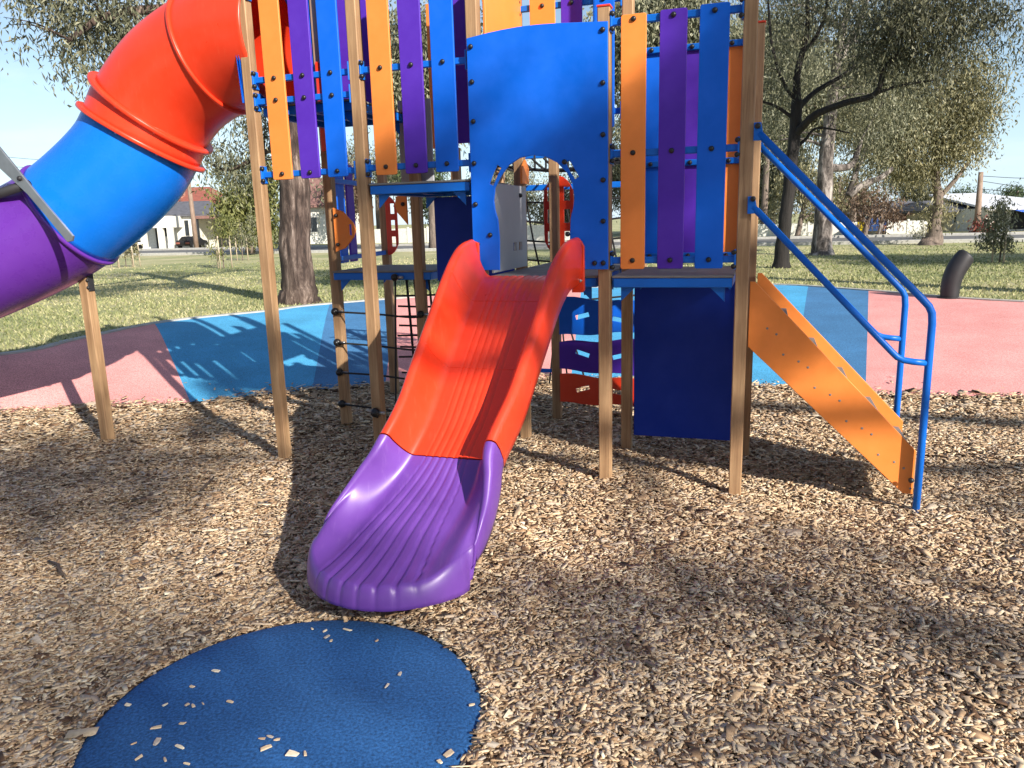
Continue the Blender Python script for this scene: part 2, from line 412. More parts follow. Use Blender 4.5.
def pit_mat():
    m, t, b = nt('chip_bed'); mp = coords(t)
    v = node(t, 'ShaderNodeTexVoronoi', Scale=42.0); t.links.new(mp.outputs[0], v.inputs['Vector'])
    r = ramp(t, [(0, (.06, .036, .024)), (.4, (.22, .14, .085)), (.8, (.46, .31, .18)), (1, (.60, .44, .28))]); t.links.new(v.outputs['Color'], r.inputs[0])
    t.links.new(r.outputs[0], b.inputs['Base Color']); b.inputs['Roughness'].default_value = .95
    bump(t, b, v.outputs['Distance'], .8, .03); return m
M['pit'] = pit_mat()
def relief(x, y):                                        # gentle unevenness of the chip bed, metres
    return (.022 * np.sin(x * 1.7 + .6) * np.cos(y * 1.3 + .2) + .012 * np.sin(x * 4.1 + y * 2.3) + .007 * np.sin(y * 6.3 - x * 5.2)) - .012
PAD_C, PAD_R = (-.85, 2.505), .70
def pad_flat(x, y, z):
    d = np.hypot(x - PAD_C[0], y - PAD_C[1]); w = np.clip((1.25 - d) / .35, 0, 1)
    return z * (1 - w) + (-.03) * w
gx = np.linspace(-12, 12, 161); gy = np.linspace(-14, 9.5, 161)
XX, YY = np.meshgrid(gx, gy, indexing='ij'); ZZ = relief(XX, YY) - .028; ZZ = pad_flat(XX, YY, ZZ)
vv = np.stack([XX, YY, ZZ], -1).reshape(-1, 3); ii = np.arange(161 * 161).reshape(161, 161)
ff = np.stack([ii[:-1, :-1], ii[1:, :-1], ii[1:, 1:], ii[:-1, 1:]], -1).reshape(-1, 4)
po = quads_np('chip_bed_ground', vv, 0, np.zeros(len(ff)), M['pit'], kind='structure', faces=ff)
# ground behind the camera
g2 = MB(); g2.add([(-60, -70, -.16), (60, -70, -.16), (60, 5.2, -.16), (-60, 5.2, -.16)], [(0, 1, 2, 3)])
tag(g2.build('park_ground', M['lawn']), kind='structure')

# loose chips: real little slabs of wood
BCxy = np.array([(p.x, p.y) for p in BC])
def chips():
    def field(n, y0, y1, lmean):
        y = RNG.uniform(y0, y1, n); hw = y * .72 + .5
        x = RNG.uniform(-1, 1, n) * hw
        return x, y, np.full(n, lmean)
    parts = [field(88000, 1.75, 3.7, .030), field(50000, 1.75, 3.7, .015), field(88000, 3.7, 6.2, .033), field(25000, 3.7, 5.2, .018), field(56000, 6.2, 8.8, .044)]
    x = np.concatenate([p[0] for p in parts]); y = np.concatenate([p[1] for p in parts]); lm = np.concatenate([p[2] for p in parts])
    foot = np.interp(x, BCxy[:, 0], BCxy[:, 1])
    d = np.hypot(x - PAD_C[0], y - PAD_C[1])
    stray = RNG.random(len(x)) < .05
    edge = foot + RNG.normal(0, .05, len(x)) + .03 + stray * np.abs(RNG.normal(0, .28, len(x)))
    wob = .012 * np.sin(7 * np.arctan2(y - PAD_C[1], x - PAD_C[0]))
    keep = (y < edge) & (d > PAD_R + .004 + .25 * wob + np.abs(RNG.normal(0, .006, len(x))))
    x, y, lm, foot, d = x[keep], y[keep], lm[keep], foot[keep], d[keep]; n = len(x)
    ln = lm * np.exp(RNG.normal(0, .38, n)); wd = ln * RNG.uniform(.17, .52, n); th = RNG.uniform(.0015, .004, n)
    big = RNG.random(n) < .02; ln[big] *= 1.7
    yaw = RNG.uniform(0, 2 * np.pi, n); pit = RNG.normal(0, .16, n); rol = RNG.normal(0, .22, n)
    z = pad_flat(x, y, relief(x, y)) + RNG.uniform(-.02, .008, n) + np.clip((y - foot + .25) * .15, 0, .03) + np.clip(y - foot, 0, 2) * .10
    near = d < PAD_R + .06; z[near] = RNG.uniform(-.012, .016, near.sum())
    cy, sy, cp, sp, cr, sr = np.cos(yaw), np.sin(yaw), np.sin(np.pi / 2 - pit), np.sin(pit), np.cos(rol), np.sin(rol)
    ex = np.stack([cy * cp, sy * cp, sp], 1); ey0 = np.stack([-sy, cy, 0 * cy], 1); ez0 = np.cross(ex, ey0)
    ey = ey0 * cr[:, None] + ez0 * sr[:, None]; ez = np.cross(ex, ey)
    c = np.stack([x, y, z], 1)
    cor = []
    for zz in (-1, 1):
        for (xx, yy) in ((-1, -1), (1, -1), (1, 1), (-1, 1)):
            jx = xx * RNG.uniform(.75, 1.1, n); jy = yy * RNG.uniform(.55, 1.1, n)
            cor.append(c + ex * (jx * ln / 2)[:, None] + ey * (jy * wd / 2)[:, None] + ez * (zz * th / 2)[:, None])
    V = np.stack(cor, 1).reshape(-1, 3)
    base = (np.arange(n) * 8)[:, None, None]
    fq = np.array([[4, 5, 6, 7], [0, 1, 5, 4], [1, 2, 6, 5], [2, 3, 7, 6], [3, 0, 4, 7]])[None]
    Fq = (base + fq).reshape(-1, 4)
    tone = np.clip(RNG.beta(1.9, 1.45, n) + .03 * np.sin(x * 2.2) * np.cos(y * 1.9), 0, 1)
    ob = quads_np('wood_chips', V, 0, np.repeat(tone, 5), M['chips'], faces=Fq)
    tag(ob, 'pale brown wood chip mulch covering the ground under the play tower', 'wood chips', kind='stuff')
chips()

# round rubber pad at the foot of the slide
mb = MB(); seg = 72
prof = [(.0, .006), (.58, .006), (.68, .004), (PAD_R, -.004), (PAD_R + .012, -.03)]
V = [Vector((PAD_C[0], PAD_C[1], .006))]
for r, z in prof[1:]:
    for j in range(seg):
        a = 2 * math.pi * j / seg; V.append(Vector((PAD_C[0] + r * math.cos(a), PAD_C[1] + r * math.sin(a), z)))
Fs = [(0, 1 + j, 1 + (j + 1) % seg) for j in range(seg)]
for k in range(len(prof) - 2):
    for j in range(seg): Fs.append((1 + k * seg + j, 1 + (k + 1) * seg + j, 1 + (k + 1) * seg + (j + 1) % seg, 1 + k * seg + (j + 1) % seg))
mb.add(V, Fs, 0, True)
tag(mb.build('rubber_pad', M['rb_pad']), 'round blue rubber pad set in the wood chips below the slide', 'rubber pad')
# chips lying on the pad
chip_px = [(312, 629), (325, 631), (327, 637), (331, 641), (347, 630), (377, 641), (400, 674), (387, 686), (216, 671), (192, 687), (165, 705), (187, 705), (193, 706), (203, 704), (230, 702),
           (182, 724), (127, 683), (128, 705), (156, 728), (134, 744), (157, 742), (180, 747), (139, 758), (165, 760), (187, 764), (262, 739), (270, 737), (277, 740), (266, 748), (293, 754), (305, 754), (472, 705), (440, 762), (449, 754)]
for i, (px, py) in enumerate(chip_px):
    p = onz(px, py, .010); ry = random.uniform(0, 6.28)
    l_ = random.uniform(.018, .042); w_ = l_ * random.uniform(.25, .6); ex = Vector((math.cos(ry), math.sin(ry), random.uniform(-.15, .15))).normalized(); ey = Zv.cross(ex).normalized(); ez = ex.cross(ey)
    J = lambda q: random.uniform(1 - q, 1 + q)
    mb = MB(); mb.prism([(-l_ / 2 * J(.2), -w_ / 2 * J(.4)), (0, -w_ * .55 * J(.2)), (l_ * .45 * J(.2), -w_ * .4 * J(.5)), (l_ / 2, w_ * .25 * J(.6)), (l_ * .1, w_ * .5 * J(.2)), (-l_ * .42, w_ * .45 * J(.4))], [], p + Zv * .002, ex, ey, ez, random.uniform(.003, .006), 0, .0008)
    o = mb.build('loose_wood_chip', M['chips']); tv = random.choice((.45, .6, .7, .8, .9, .97))
    at_ = o.data.attributes.new('tone', 'FLOAT', 'FACE'); at_.data.foreach_set('value', [tv] * len(o.data.polygons))
    tag(o, 'small pale wood chip lying loose on the round blue rubber pad', 'wood chip', 'loose chips on the blue pad')
for (p0, p1, r, lab) in [((48, 561), (66, 576), .009, 'dark twig lying on the wood chips at the left edge'), ((201, 490), (214, 477), .010, 'short dark stick on the wood chips between two slide side posts'), ((535, 470), (563, 474), .006, 'thin dark stick on the wood chips beside the slide')]:
    mb = MB(); a, b = onz(*p0, .012), onz(*p1, .016)
    mb.tube([a, a.lerp(b, .4) + Vector((.01, .012, .008)), a.lerp(b, .7), b], [r * .7, r, r * .9, r * .5], 7)
    tag(mb.build('fallen_stick', M['twig']), lab, 'stick', 'sticks on the chips')

# road with kerbs far behind the lawn
RD = Vector((41, -13, 0)).normalized(); RN = Vector((13, 41, 0)).normalized(); RC = Vector((-1, 41.5, 0))
def rp(s, w, z): return RC + RD * s + RN * w + Zv * z
mb = MB(); mb.add([rp(-160, -4.2, GZ + .012), rp(160, -4.2, GZ + .012), rp(160, 4.2, GZ + .012), rp(-160, 4.2, GZ + .012)], [(0, 1, 2, 3)])
tag(mb.build('asphalt_road', M['asphalt']), kind='structure')
for w in (-4.3, 4.3):
    mb = MB(); mb.obox(rp(0, w, GZ + .06), RD, RN, Zv, (320, .2, .16), 0, .02); tag(mb.build('road_kerb', M['concrete']), kind='structure')
mb = MB(); mb.add([rp(-160, 6.0, GZ + .02), rp(160, 6.0, GZ + .02), rp(160, 7.6, GZ + .02), rp(-160, 7.6, GZ + .02)], [(0, 1, 2, 3)])
tag(mb.build('foot_path', M['concrete']), kind='structure')

# grass blades on the near lawn
def grass():
    n = 90000
    y = 8.5 + RNG.beta(1.1, 2.2, n) * 24; x = RNG.uniform(-1, 1, n) * (y * .78 + 1)
    tcx = np.array([(p.x, p.y) for p in TC])
    crest = np.interp(x, tcx[:, 0], tcx[:, 1]); k = y > crest + .13
    x, y = x[k], y[k]; n = len(x)
    h = RNG.uniform(.02, .06, n); w = .006 + .0007 * y; a = RNG.uniform(0, np.pi, n)
    dx, dy = np.cos(a) * w, np.sin(a) * w; lx, ly = RNG.normal(0, .025, n), RNG.normal(0, .025, n)
    z0 = np.full(n, GZ - .004)
    V = np.stack([np.stack([x - dx, y - dy, z0], 1), np.stack([x + dx, y + dy, z0], 1), np.stack([x + lx, y + ly, z0 + h], 1)], 1).reshape(-1, 3)
    t = np.clip(.5 + .3 * np.sin(x * .5) * np.cos(y * .33) + RNG.normal(0, .22, n), 0, 1)
    ob = quads_np('grass', V, 0, t, M['grassblade'], vpf=3, faces=np.arange(n * 3).reshape(-1, 3))
    tag(ob, 'short dry green and straw coloured grass on the park lawn', 'grass', kind='stuff')
grass()

# ================================================================== PLAY TOWER
TOWER = empty('play_tower', S3(1.7, .8, 0))
tag(TOWER, 'large timber and plastic playground tower with slides, stairs and rope nets', 'playground tower')
PW = .039
def lab(o, t): o['label'] = t; return o
def post(a, b, top, cap=None):
    mb = MB(); mb.sbox(a - PW, a + PW, b - PW, b + PW, -.25, top, 0, .006)
    p = mb.build('post', M['post'], TOWER)
    if cap:
        c = MB(); c.sbox(a - PW - .003, a + PW + .003, b - PW - .003, b + PW + .003, top, top + .012, 0, .003); c.build('post_cap', M['redorange'], p)
    return p
for a in (0, L, 2 * L): post(a, 0, 4.1)
post(3 * L, 0, 2.985, True); post(4 * L, 0, 4.1)
post(.005, .95, 4.1); post(.848, L, 4.1); post(1.693, .93, 4.1); post(3 * L, L, 4.1); post(3.425, .80, 2.98, True)
post(-.167, 2.259, 3.2); post(1.753, 1.732, 2.4); post(2.52, 1.72, 2.4); post(.848, 1.72, 2.4); post(.95, 2.65, 2.4); post(2.36, 2.65, 2.4)

bolt0 = None
def bolt(p, nrm, parent, r=.0165):                       # one shared dome, always facing the front; copies share its mesh
    global bolt0
    if bolt0 is None:
        mb = MB(); mb.dome((0, 0, 0), (0, -1, 0), .0165, .017); bolt0 = mb.build('bolt', M['black'], parent, origin=(0, 0, 0)); bolt0.location = p - WORLD[parent.name]; o = bolt0
    else:
        o = copy_to(bolt0, p, parent)
    nrm = Vector(nrm); o.rotation_euler = (0, 0, math.atan2(nrm.x, -nrm.y)); return o

def part_empty(name, p):
    o = bpy.data.objects.new(name, None); COL.objects.link(o); o.empty_display_size = .1; place(o, Vector(p), TOWER); return o
def barrier(a0, a1, b, rails, slats, zb, zt, front=True, right_bolts=False):
    """horizontal rails between two posts with slats bolted on"""
    r = part_empty('slat_barrier', S3((a0 + a1) / 2, b, zb))
    for z in rails:
        mb = MB(); mb.sbox(a0 + PW, a1 - PW, b - .014, b + .014, z - .021, z + .021, 0, .005)
        for aa, sg in ((a0 + PW, 1), (a1 - PW, -1)):
            x0, x1 = sorted((aa, aa + sg * .012)); mb.sbox(x0, x1, b - .04, b + .03, z - .06, z + .06, 0, .005)
        mb.build('rail', M['steelblue'], r)
    sg = -1 if front else 1
    for (x0, x1, mat, *zz) in slats:
        z0, z1 = zz if zz else (zb, zt)
        s = MB(); rad = .012; w, h = x1 - x0, z1 - z0
        out = [(rad, 0), (w - rad, 0), (w - rad * .3, rad * .3), (w, rad), (w, h - rad), (w - rad * .3, h - rad * .3), (w - rad, h), (rad, h), (rad * .3, h - rad * .3), (0, h - rad), (0, rad), (rad * .3, rad * .3)]
        s.prism(out, [], S3(x0, b + sg * .0245, z0), U, Zv, -N, .019, 0, .003); s.build('slat', M[mat], r)
        for z in rails: bolt(S3((x0 + x1) / 2, b + (-.034 if front else -.016), z), -N, r)
    if front:
        for z in rails:
            for aa in [a0 + PW + .013] + ([a1 - PW - .013] if right_bolts else []):
                for dz in (-.042, .042): bolt(S3(aa, b - .03, z + dz), -N, r)
    return r
barrier(0, L, 0, [2.765, 2.62, 2.12, 3.35], [(.14, .298, 'orange'), (.371, .523, 'purple'), (.588, .742, 'blue')], 2.08, 3.55)
barrier(L, 2 * L, 0, [2.765, 2.13, 3.35], [(.963, 1.119, 'orange'), (1.186, 1.345, 'purple'), (1.409, 1.571, 'blue')], 2.078, 3.55)
barrier(3 * L, 4 * L, 0, [2.90, 2.136, 1.482], [(2.648, 2.80, 'orange', 1.428, 2.928), (2.879, 3.037, 'purple', 1.428, 2.932), (3.108, 3.276, 'blue', 1.428, 2.938)], 1.428, 2.93, right_bolts=True)
barrier(3 * L, 4 * L, L, [2.885, 2.117, 1.465], [(2.63, 2.79, 'blue'), (2.93, 3.045, 'purple'), (3.17, 3.335, 'orange')], 1.43, 2.87, front=False)
barrier(2 * L, 3 * L, L, [3.25, 2.5], [(1.834, 2.021, 'orange'), (2.066, 2.22, 'purple'), (2.299, 2.45, 'blue')], 2.388, 3.6)
# left side barrier between the two rear left posts (seen from inside)
mb = MB()
def side_rail(mb, a0, b0, a1, b1, z, mi=0, t=.014, h=.021):
    p, q = S3(a0, b0, z), S3(a1, b1, z); d = (q - p); ln = d.length; d.normalize()
    mb.obox((p + q) / 2, d, Zv.cross(d), Zv, (ln, 2 * t, 2 * h), mi, .004)
sb = part_empty('slat_barrier', S3(-.08, 1.6, 1.4))
for zz in (1.465, 2.12):
    mb = MB(); side_rail(mb, .005, 1.0, -.16, 2.21, zz); mb.build('rail', M['steelblue'], sb)
for b0, b1, mat in ((1.10, 1.30, 'blue'), (1.36, 1.52, 'purple'), (1.74, 1.88, 'orange')):
    t0 = (b0 - 1) / 1.21; t1 = (b1 - 1) / 1.21
    p, q = S3(.005 - .165 * t0 - .03, b0, 1.85), S3(.005 - .165 * t1 - .03, b1, 1.85); d = q - p; ln = d.length; d.normalize()
    s = MB(); s.obox((p + q) / 2, d, Zv.cross(d), Zv, (ln, .019, .86), 0, .004); s.build('slat', M[mat], sb)

# decks: blue frame under a grey perforated plate
def deck(a0, a1, b0, b1, z, th=.075):
    mb = MB(); mb.sbox(a0, a1, b0, b1, z - .014, z, 0, .004)
    d = mb.build('deck', M['deck'], TOWER)
    f = MB(); e = .03
    f.sbox(a0 + .006, a1 - .006, b0 + .006, b0 + e, z - th, z - .016, 0, .004); f.sbox(a0 + .006, a1 - .006, b1 - e, b1 - .006, z - th, z - .016, 0, .004)
    f.sbox(a0 + .006, a0 + e, b0 + e + .002, b1 - e - .002, z - th, z - .016, 0, .004); f.sbox(a1 - e, a1 - .006, b0 + e + .002, b1 - e - .002, z - th, z - .016, 0, .004)
    for k in range(1, 4):
        x = a0 + (a1 - a0) * k / 4; f.sbox(x - .015, x + .015, b0 + e + .002, b1 - e - .002, z - th + .01, z - .018, 0, .003)
    f.build('deck_frame', M['steelblue'], d)
    g_ = MB()
    for (aa, bb, sa, sb2) in ((a0 + .05, b0 + .05, 1, 1), (a1 - .05, b0 + .05, -1, 1), (a0 + .05, b1 - .05, 1, -1), (a1 - .05, b1 - .05, -1, -1)):
        g_.prism([(0, 0), (0, -.09), (.09 * sa, 0)] if sa > 0 else [(0, 0), (.09 * sa, 0), (0, -.09)], [], S3(aa, bb, z - th - .002), U, Zv, -N, .012, 0, .002)
    g_.build('bracket', M['steelblue'], d)
    return d
deck(3 * L + .05, 4 * L - .05, -.03, L + .02, 1.385)
deck(2 * L + .05, 3 * L - .05, .0, L + .02, 1.385)
deck(L + .05, 2 * L - .05, -.03, L + .02, 2.025)
deck(.05, L - .05, .03, L + .02, 2.60)
deck(.05, L + .11, L - .03, 2 * L, 1.372)
deck(2 * L + .05, 3 * L - .05, L + .05, 2 * L, 1.385)

def panel(name, pts, holes, b, mat, parent=TOWER, th=.019):
    mb = MB(); mb.prism(pts, holes, S3(0, b, 0), U, Zv, -N, th, 0, .003); return mb.build(name, M[mat], parent)
rect = lambda a0, a1, z0, z1: [(a0, z0), (a1, z0), (a1, z1), (a0, z1)]
p = lab(panel('wall_panel', rect(2.60, 3.345, .09, 1.30), [], L - .005, 'navy'), 'plain dark blue panel under the right deck')
p = lab(panel('wall_panel', rect(1.005, 1.66, 1.29, 1.945), [], L - .005, 'navy'), 'small dark blue riser panel left of the slide')
p = panel('wall_panel', rect(.70, .985, 1.99, 2.70), [], L + .06, 'grey'); lab(p, 'grey panel behind the left slats')
lab(panel('wall_panel', rect(.06, .64, 2.62, 3.75), [], L + .02, 'purple'), 'purple panel behind the upper left slats')
def side_panel(name, a, pts, mat, holes=[]):             # panel on a side face, outline in (b, z)
    mb = MB(); mb.prism(pts, holes, S3(a, 0, 0), N, Zv, U, .019, 0, .003); return mb.build(name, M[mat], TOWER)
lab(side_panel('wall_panel', 2 * L + .055, rect(.06, .86, 2.62, 3.7), 'orange'), 'orange panel above the slide entrance')
gp = lab(side_panel('wall_panel', 2 * L + .055, [(.08, 1.40), (.86, 1.40), (.86, 2.0), (.08, 2.0)], 'grey', [[(.52, 1.53), (.60, 1.53), (.60, 1.59), (.52, 1.59)], [(.66, 1.53), (.74, 1.53), (.74, 1.59), (.66, 1.59)]]), 'grey panel beside the slide entrance')
bolt(S3(2 * L + .07, .70, 1.93), -N, gp)
panel('slat', rect(1.16, 1.36, 2.35, 3.6), [], L + .07, 'purple')
panel('slat', rect(.64, .80, 2.4, 3.6), [], 2 * L, 'orange')

# entrance panel with head-shaped opening
top = [(2.575, 2.895), (2.44, 2.903), (2.274, 2.914), (2.14, 2.919), (2.018, 2.918), (1.9, 2.91), (1.819, 2.902), (1.672, 2.882)]
opening = [(1.847, 1.475), (1.853, 1.64), (1.846, 1.76), (1.828, 1.82), (1.822, 1.88), (1.833, 1.96), (1.878, 2.036), (1.93, 2.096), (2.004, 2.138), (2.091, 2.152), (2.177, 2.138), (2.252, 2.098), (2.312, 2.036), (2.352, 1.96), (2.361, 1.88), (2.353, 1.82), (2.336, 1.76), (2.329, 1.64), (2.328, 1.475)]
slot_l = [(1.794, 1.987), (1.821, 1.973), (1.852, 2.036), (1.88, 2.084), (1.853, 2.104), (1.822, 2.05)]
slot_r = [(2.307, 2.095), (2.333, 2.108), (2.362, 2.058), (2.392, 2.006), (2.364, 1.992), (2.334, 2.04)]
# the opening runs down to the deck: one outline with the notch cut in
outer = [(1.664, 1.43), (1.847, 1.43)] + opening[1:-1] + [(2.328, 1.43), (2.575, 1.43)] + top
ep = panel('entrance_panel', outer, [slot_l, slot_r], -.058, 'blue')
for (a, z) in [(1.70, 2.83), (1.70, 2.62), (1.70, 2.38), (1.695, 2.12), (1.695, 1.86), (1.70, 1.60), (2.545, 2.85), (2.545, 2.55), (2.545, 2.25), (2.545, 1.98), (2.545, 1.73), (2.545, 1.47), (2.49, 1.47), (1.79, 1.66), (2.315, 1.655), (2.30, 2.10)]:
    bolt(S3(a, -.068, z), -N, ep)

# ---- main slide
SC_A = 2.03                                              # centre line position along the front
def slide_frame(s):                                      # s in metres forward -> height, bed half width, rim half width, rim height
    keys = [(.02, 1.395, .24, .325, .212), (.22, 1.37, .222, .31, .21), (.42, 1.27, .208, .296, .205), (.7, 1.075, .195, .288, .18), (1.05, .81, .188, .272, .172), (1.36, .563, .184, .257, .17), (1.46, .452, .202, .304, .156),
            (1.56, .357, .214, .347, .135), (1.66, .282, .224, .376, .12), (1.74, .243, .232, .39, .09), (1.78, .232, .236, .392, .068)]
    for i in range(len(keys) - 1):
        if s <= keys[i + 1][0] or i == len(keys) - 2:
            k0, k1 = keys[i], keys[i + 1]; km = keys[max(i - 1, 0)]; kp = keys[min(i + 2, len(keys) - 1)]
            t = max(0, min(1, (s - k0[0]) / (k1[0] - k0[0]))); out = []
            for q in range(1, 5):
                m0 = (k1[q] - km[q]) / max(1e-6, k1[0] - km[0]) * (k1[0] - k0[0]); m1 = (kp[q] - k0[q]) / max(1e-6, kp[0] - k0[0]) * (k1[0] - k0[0])
                out.append((2 * t ** 3 - 3 * t * t + 1) * k0[q] + (t ** 3 - 2 * t * t + t) * m0 + (-2 * t ** 3 + 3 * t * t) * k1[q] + (t ** 3 - t * t) * m1)
            return out
def bulge(s):                                            # the exit end is rounded in plan
    t = max(0, min(1, (s - 1.36) / .42)); return .375 * t ** 1.7
def slide_rows(s, grow=0.0, inset=0.0):
    z, wb, wr, hr = slide_frame(s)
    exitf = max(0, min(1, (s - 1.38) / .4))
    pts = []
    NB = 64
    for i in range(NB + 1):
        v = -1 + 2 * i / NB; w = v * wb
        spread = .64 + .36 * exitf
        g = 0
        q = v / spread
        if abs(q) < 1:
            ph = (q + 1) / 2 * 6.0; fr = ph - math.floor(ph)
            g = -(.0055 + .007 * exitf) * math.exp(-((min(fr, 1 - fr)) / (.15 - .03 * exitf)) ** 2) + .004 * exitf * math.sin(math.pi * fr)
        pts.append((w, g))
    side = []
    for i in range(1, 11):
        t = i / 10; side.append((wb + (wr - wb) * ((1 - exitf) * (1 - (1 - t) ** 1.25) + exitf * t), hr * ((1 - exitf) * t ** 1.7 + exitf * t * t * (2.6 - 1.6 * t))))
    rr = .030 * (1 - .85 * exitf)
    for i in range(1, 9):
        a = math.pi * i / 8; side.append((wr + rr - rr * math.cos(a), hr + rr * math.sin(a) * (1 - .3 * exitf)))
    ow = wr + 2 * rr
    low = -.075
    side += [(ow + .004, hr * .78 + low * .22), (ow - .002, hr * .4 + low * .6), (ow - .02, low * .8), (ow - .05, low)]
    prof = [(-x, h) for x, h in side[::-1]] + pts + side
    wmax = ow
    out = []
    # tangent of the bed for a normal that tilts with the slope
    z2 = slide_frame(min(s + .02, 1.78))[0]; z1 = slide_frame(max(s - .02, .02))[0]
    sa, sb_ = max(s - .02, .02), min(s + .02, 1.78); sl = (z2 - z1) / max(sb_ - sa, 1e-4)
    nf, nz = -sl / math.hypot(1, sl), 1 / math.hypot(1, sl)
    for (w, h) in prof:
        bl = bulge(s) * (1 - min(1, abs(w) / wr) ** 2) ** (1 - .45 * exitf)
        fw_ = s + bl; q = max(0, min(1, (fw_ - 1.12) / .72)); sh = -.125 * q * q * (3 - 2 * q)
        out.append(S3(SC_A + sh + w, -.075 - fw_ - nf * h * 1.0, z + h * nz))
    return out
def slide_mesh(s0, s1, n, name, mat, parent, nose=False, start=False):
    mb = MB(); rows = [slide_rows(s0 + (s1 - s0) * i / n) for i in range(n + 1)]
    if nose:                                             # rounded front lip rolling down
        last = rows[-1]; c0 = S3(SC_A - .115, -.075 - 1.78, 0); zl = slide_frame(1.78)[0] - .105
        for k in range(1, 10):
            a = math.pi / 2 * k / 9; row = []
            for p_ in last:
                x, y = (p_ - c0).dot(U), -(p_ - c0).dot(N)
                od = (U * (x / .40 ** 2) - N * (max(y, 0) / .375 ** 2 + 1e-4)); od.normalize()
                wt = min(1, max(y, 0) / .12); q = p_ + od * (.042 * wt * math.sin(a)) - U * (math.copysign(.03, x) * (1 - wt) * (1 - math.cos(a))); q.z = p_.z + (min(zl, p_.z) - p_.z) * (1 - math.cos(a)); row.append(q)
            rows.append(row)
        fin = [Vector((p_.x, p_.y, p_.z - .02)) + (c0 - p_).normalized() * .05 for p_ in rows[-1]]
        for q in fin: q.z = zl - .02
        rows.append(fin)
    m = len(rows[0]); V = [p_ for r in rows for p_ in r]
    Fs = [(i * m + j, (i + 1) * m + j, (i + 1) * m + j + 1, i * m + j + 1) for i in range(len(rows) - 1) for j in range(m - 1)]
    Fs += [(i * m + m - 1, (i + 1) * m + m - 1, (i + 1) * m, i * m) for i in range(len(rows) - 1)]   # closed underside
    mb.add(V, Fs, 0, True)
    mb.add(rows[0], [tuple(range(m))], 0, False)
    mb.add(rows[-1], [tuple(range(m))[::-1]], 0, False)
    return mb.build(name, mat, parent, fix=True)
SLIDE = slide_mesh(.02, 1.357, 60, 'slide', M['redorange'], TOWER); SLIDE['label'] = 'open slide with glossy orange upper chute and purple flared exit'
ex_ = slide_mesh(1.362, 1.78, 70, 'exit_section', M['violet'], SLIDE, nose=True); ex_['label'] = 'purple flared exit of the slide'
seam = MB()
for ss in (.42, .88):
    r0 = slide_rows(ss); r0 = [p_ + Zv * .0005 for p_ in r0[10:len(r0) - 10]]
    seam.tube(r0, .0022, 5)
seam.build('seam_line', M['redorange'], SLIDE)
# mounting flange: two lugs either side of the chute, flush against the panel
for sg in (-1, 1):
    fl = MB()
    pts = [(sg * .315, 1.285), (sg * .385, 1.285), (sg * .398, 1.30), (sg * .398, 1.575), (sg * .38, 1.61), (sg * .345, 1.622), (sg * .315, 1.61)]
    if sg < 0: pts = pts[::-1]
    fl.prism([(x + SC_A, z) for x, z in pts], [], S3(0, -.083, 0), U, Zv, -N, .028, 0, .006)
    f_ = fl.build('mounting_flange', M['redorange'], SLIDE)
    for z in (1.36, 1.52):
        b_ = MB(); b_.dome(S3(SC_A + sg * .372, -.098, z), -N, .011, .009); b_.build('screw', M['steel'], f_ if False else SLIDE)

# ---- tube slide
def fp(px, py, b):
    a_, z_ = face(px, py, b); return S3(a_, b, z_)
TB = .36
ctl = [S3(.02, .36, 3.13), S3(-.30, .36, 3.12), S3(-.62, .36, 3.03), S3(-.92, .34, 2.88), fp(153, 114, .31), fp(143, 138, .27), fp(127, 165, .22), fp(95, 197, .13), fp(57, 226, .02), fp(15, 248, -.13), fp(-40, 272, -.32), fp(-110, 300, -.58), fp(-190, 332, -.9), fp(-290, 375, -1.3)]
ctl += [ctl[-1] + Vector((-.45, -.35, -.06))]
KT = [0, 1, 2, 3, 4, 5, 6, 7, 8, 9, 10, 11, 12, 13, 14]
cl = smooth_path(ctl, 8)
TR = .452
def frame(i):
    t = (cl[min(i + 1, len(cl) - 1)] - cl[max(i - 1, 0)]).normalized(); nz = (Zv - t * t.z).normalized(); return t, nz, t.cross(nz)
def tube_part(i0, i1, name, mat, parent, r=TR):
    mb = MB(); seg = 56
    def ring(i, rad):
        t, nz, sd = frame(i); return [cl[i] + nz * math.cos(2 * math.pi * j / seg) * rad + sd * math.sin(2 * math.pi * j / seg) * rad for j in range(seg)]
    rows = [ring(i, r) for i in range(i0, i1 + 1)] + [ring(i, r - .012) for i in range(i1, i0 - 1, -1)]
    V = [p_ for rw in rows for p_ in rw]; k = len(rows)
    Fs = [(i * seg + j, i * seg + (j + 1) % seg, ((i + 1) % k) * seg + (j + 1) % seg, ((i + 1) % k) * seg + j) for i in range(k) for j in range(seg)]
    mb.add(V, Fs, 0, True); return mb.build(name, mat, parent, fix=True)
def tube_flange(i, name, mat, parent, r=.505, w=.016, rin=TR - .004):
    t, nz, sd = frame(i); mb = MB(); seg = 56; V = []
    for (dd, rad) in ((-w, rin), (-w, r - .005), (-w + .005, r), (w - .005, r), (w, r - .005), (w, rin)):
        for j in range(seg):
            a = 2 * math.pi * j / seg; V.append(cl[i] + t * dd + nz * math.cos(a) * rad + sd * math.sin(a) * rad)
    Fs = [(i_ * seg + j, i_ * seg + (j + 1) % seg, (i_ + 1) * seg + (j + 1) % seg, (i_ + 1) * seg + j) for i_ in range(5) for j in range(seg)]
    mb.add(V, Fs, 0, True); f = mb.build(name, mat, parent, fix=True)
    bb_ = MB()
    for j in range(10):
        a = 2 * math.pi * (j + .5) / 10; bb_.dome(cl[i] + t * (w + .001) + nz * math.cos(a) * (r - .022) + sd * math.sin(a) * (r - .022), t, .010, .007, 0, 8)
    bb_.build('flange_bolts', M['steel'], parent)
    return f
I1, I2, IJ = 32, 40, 61
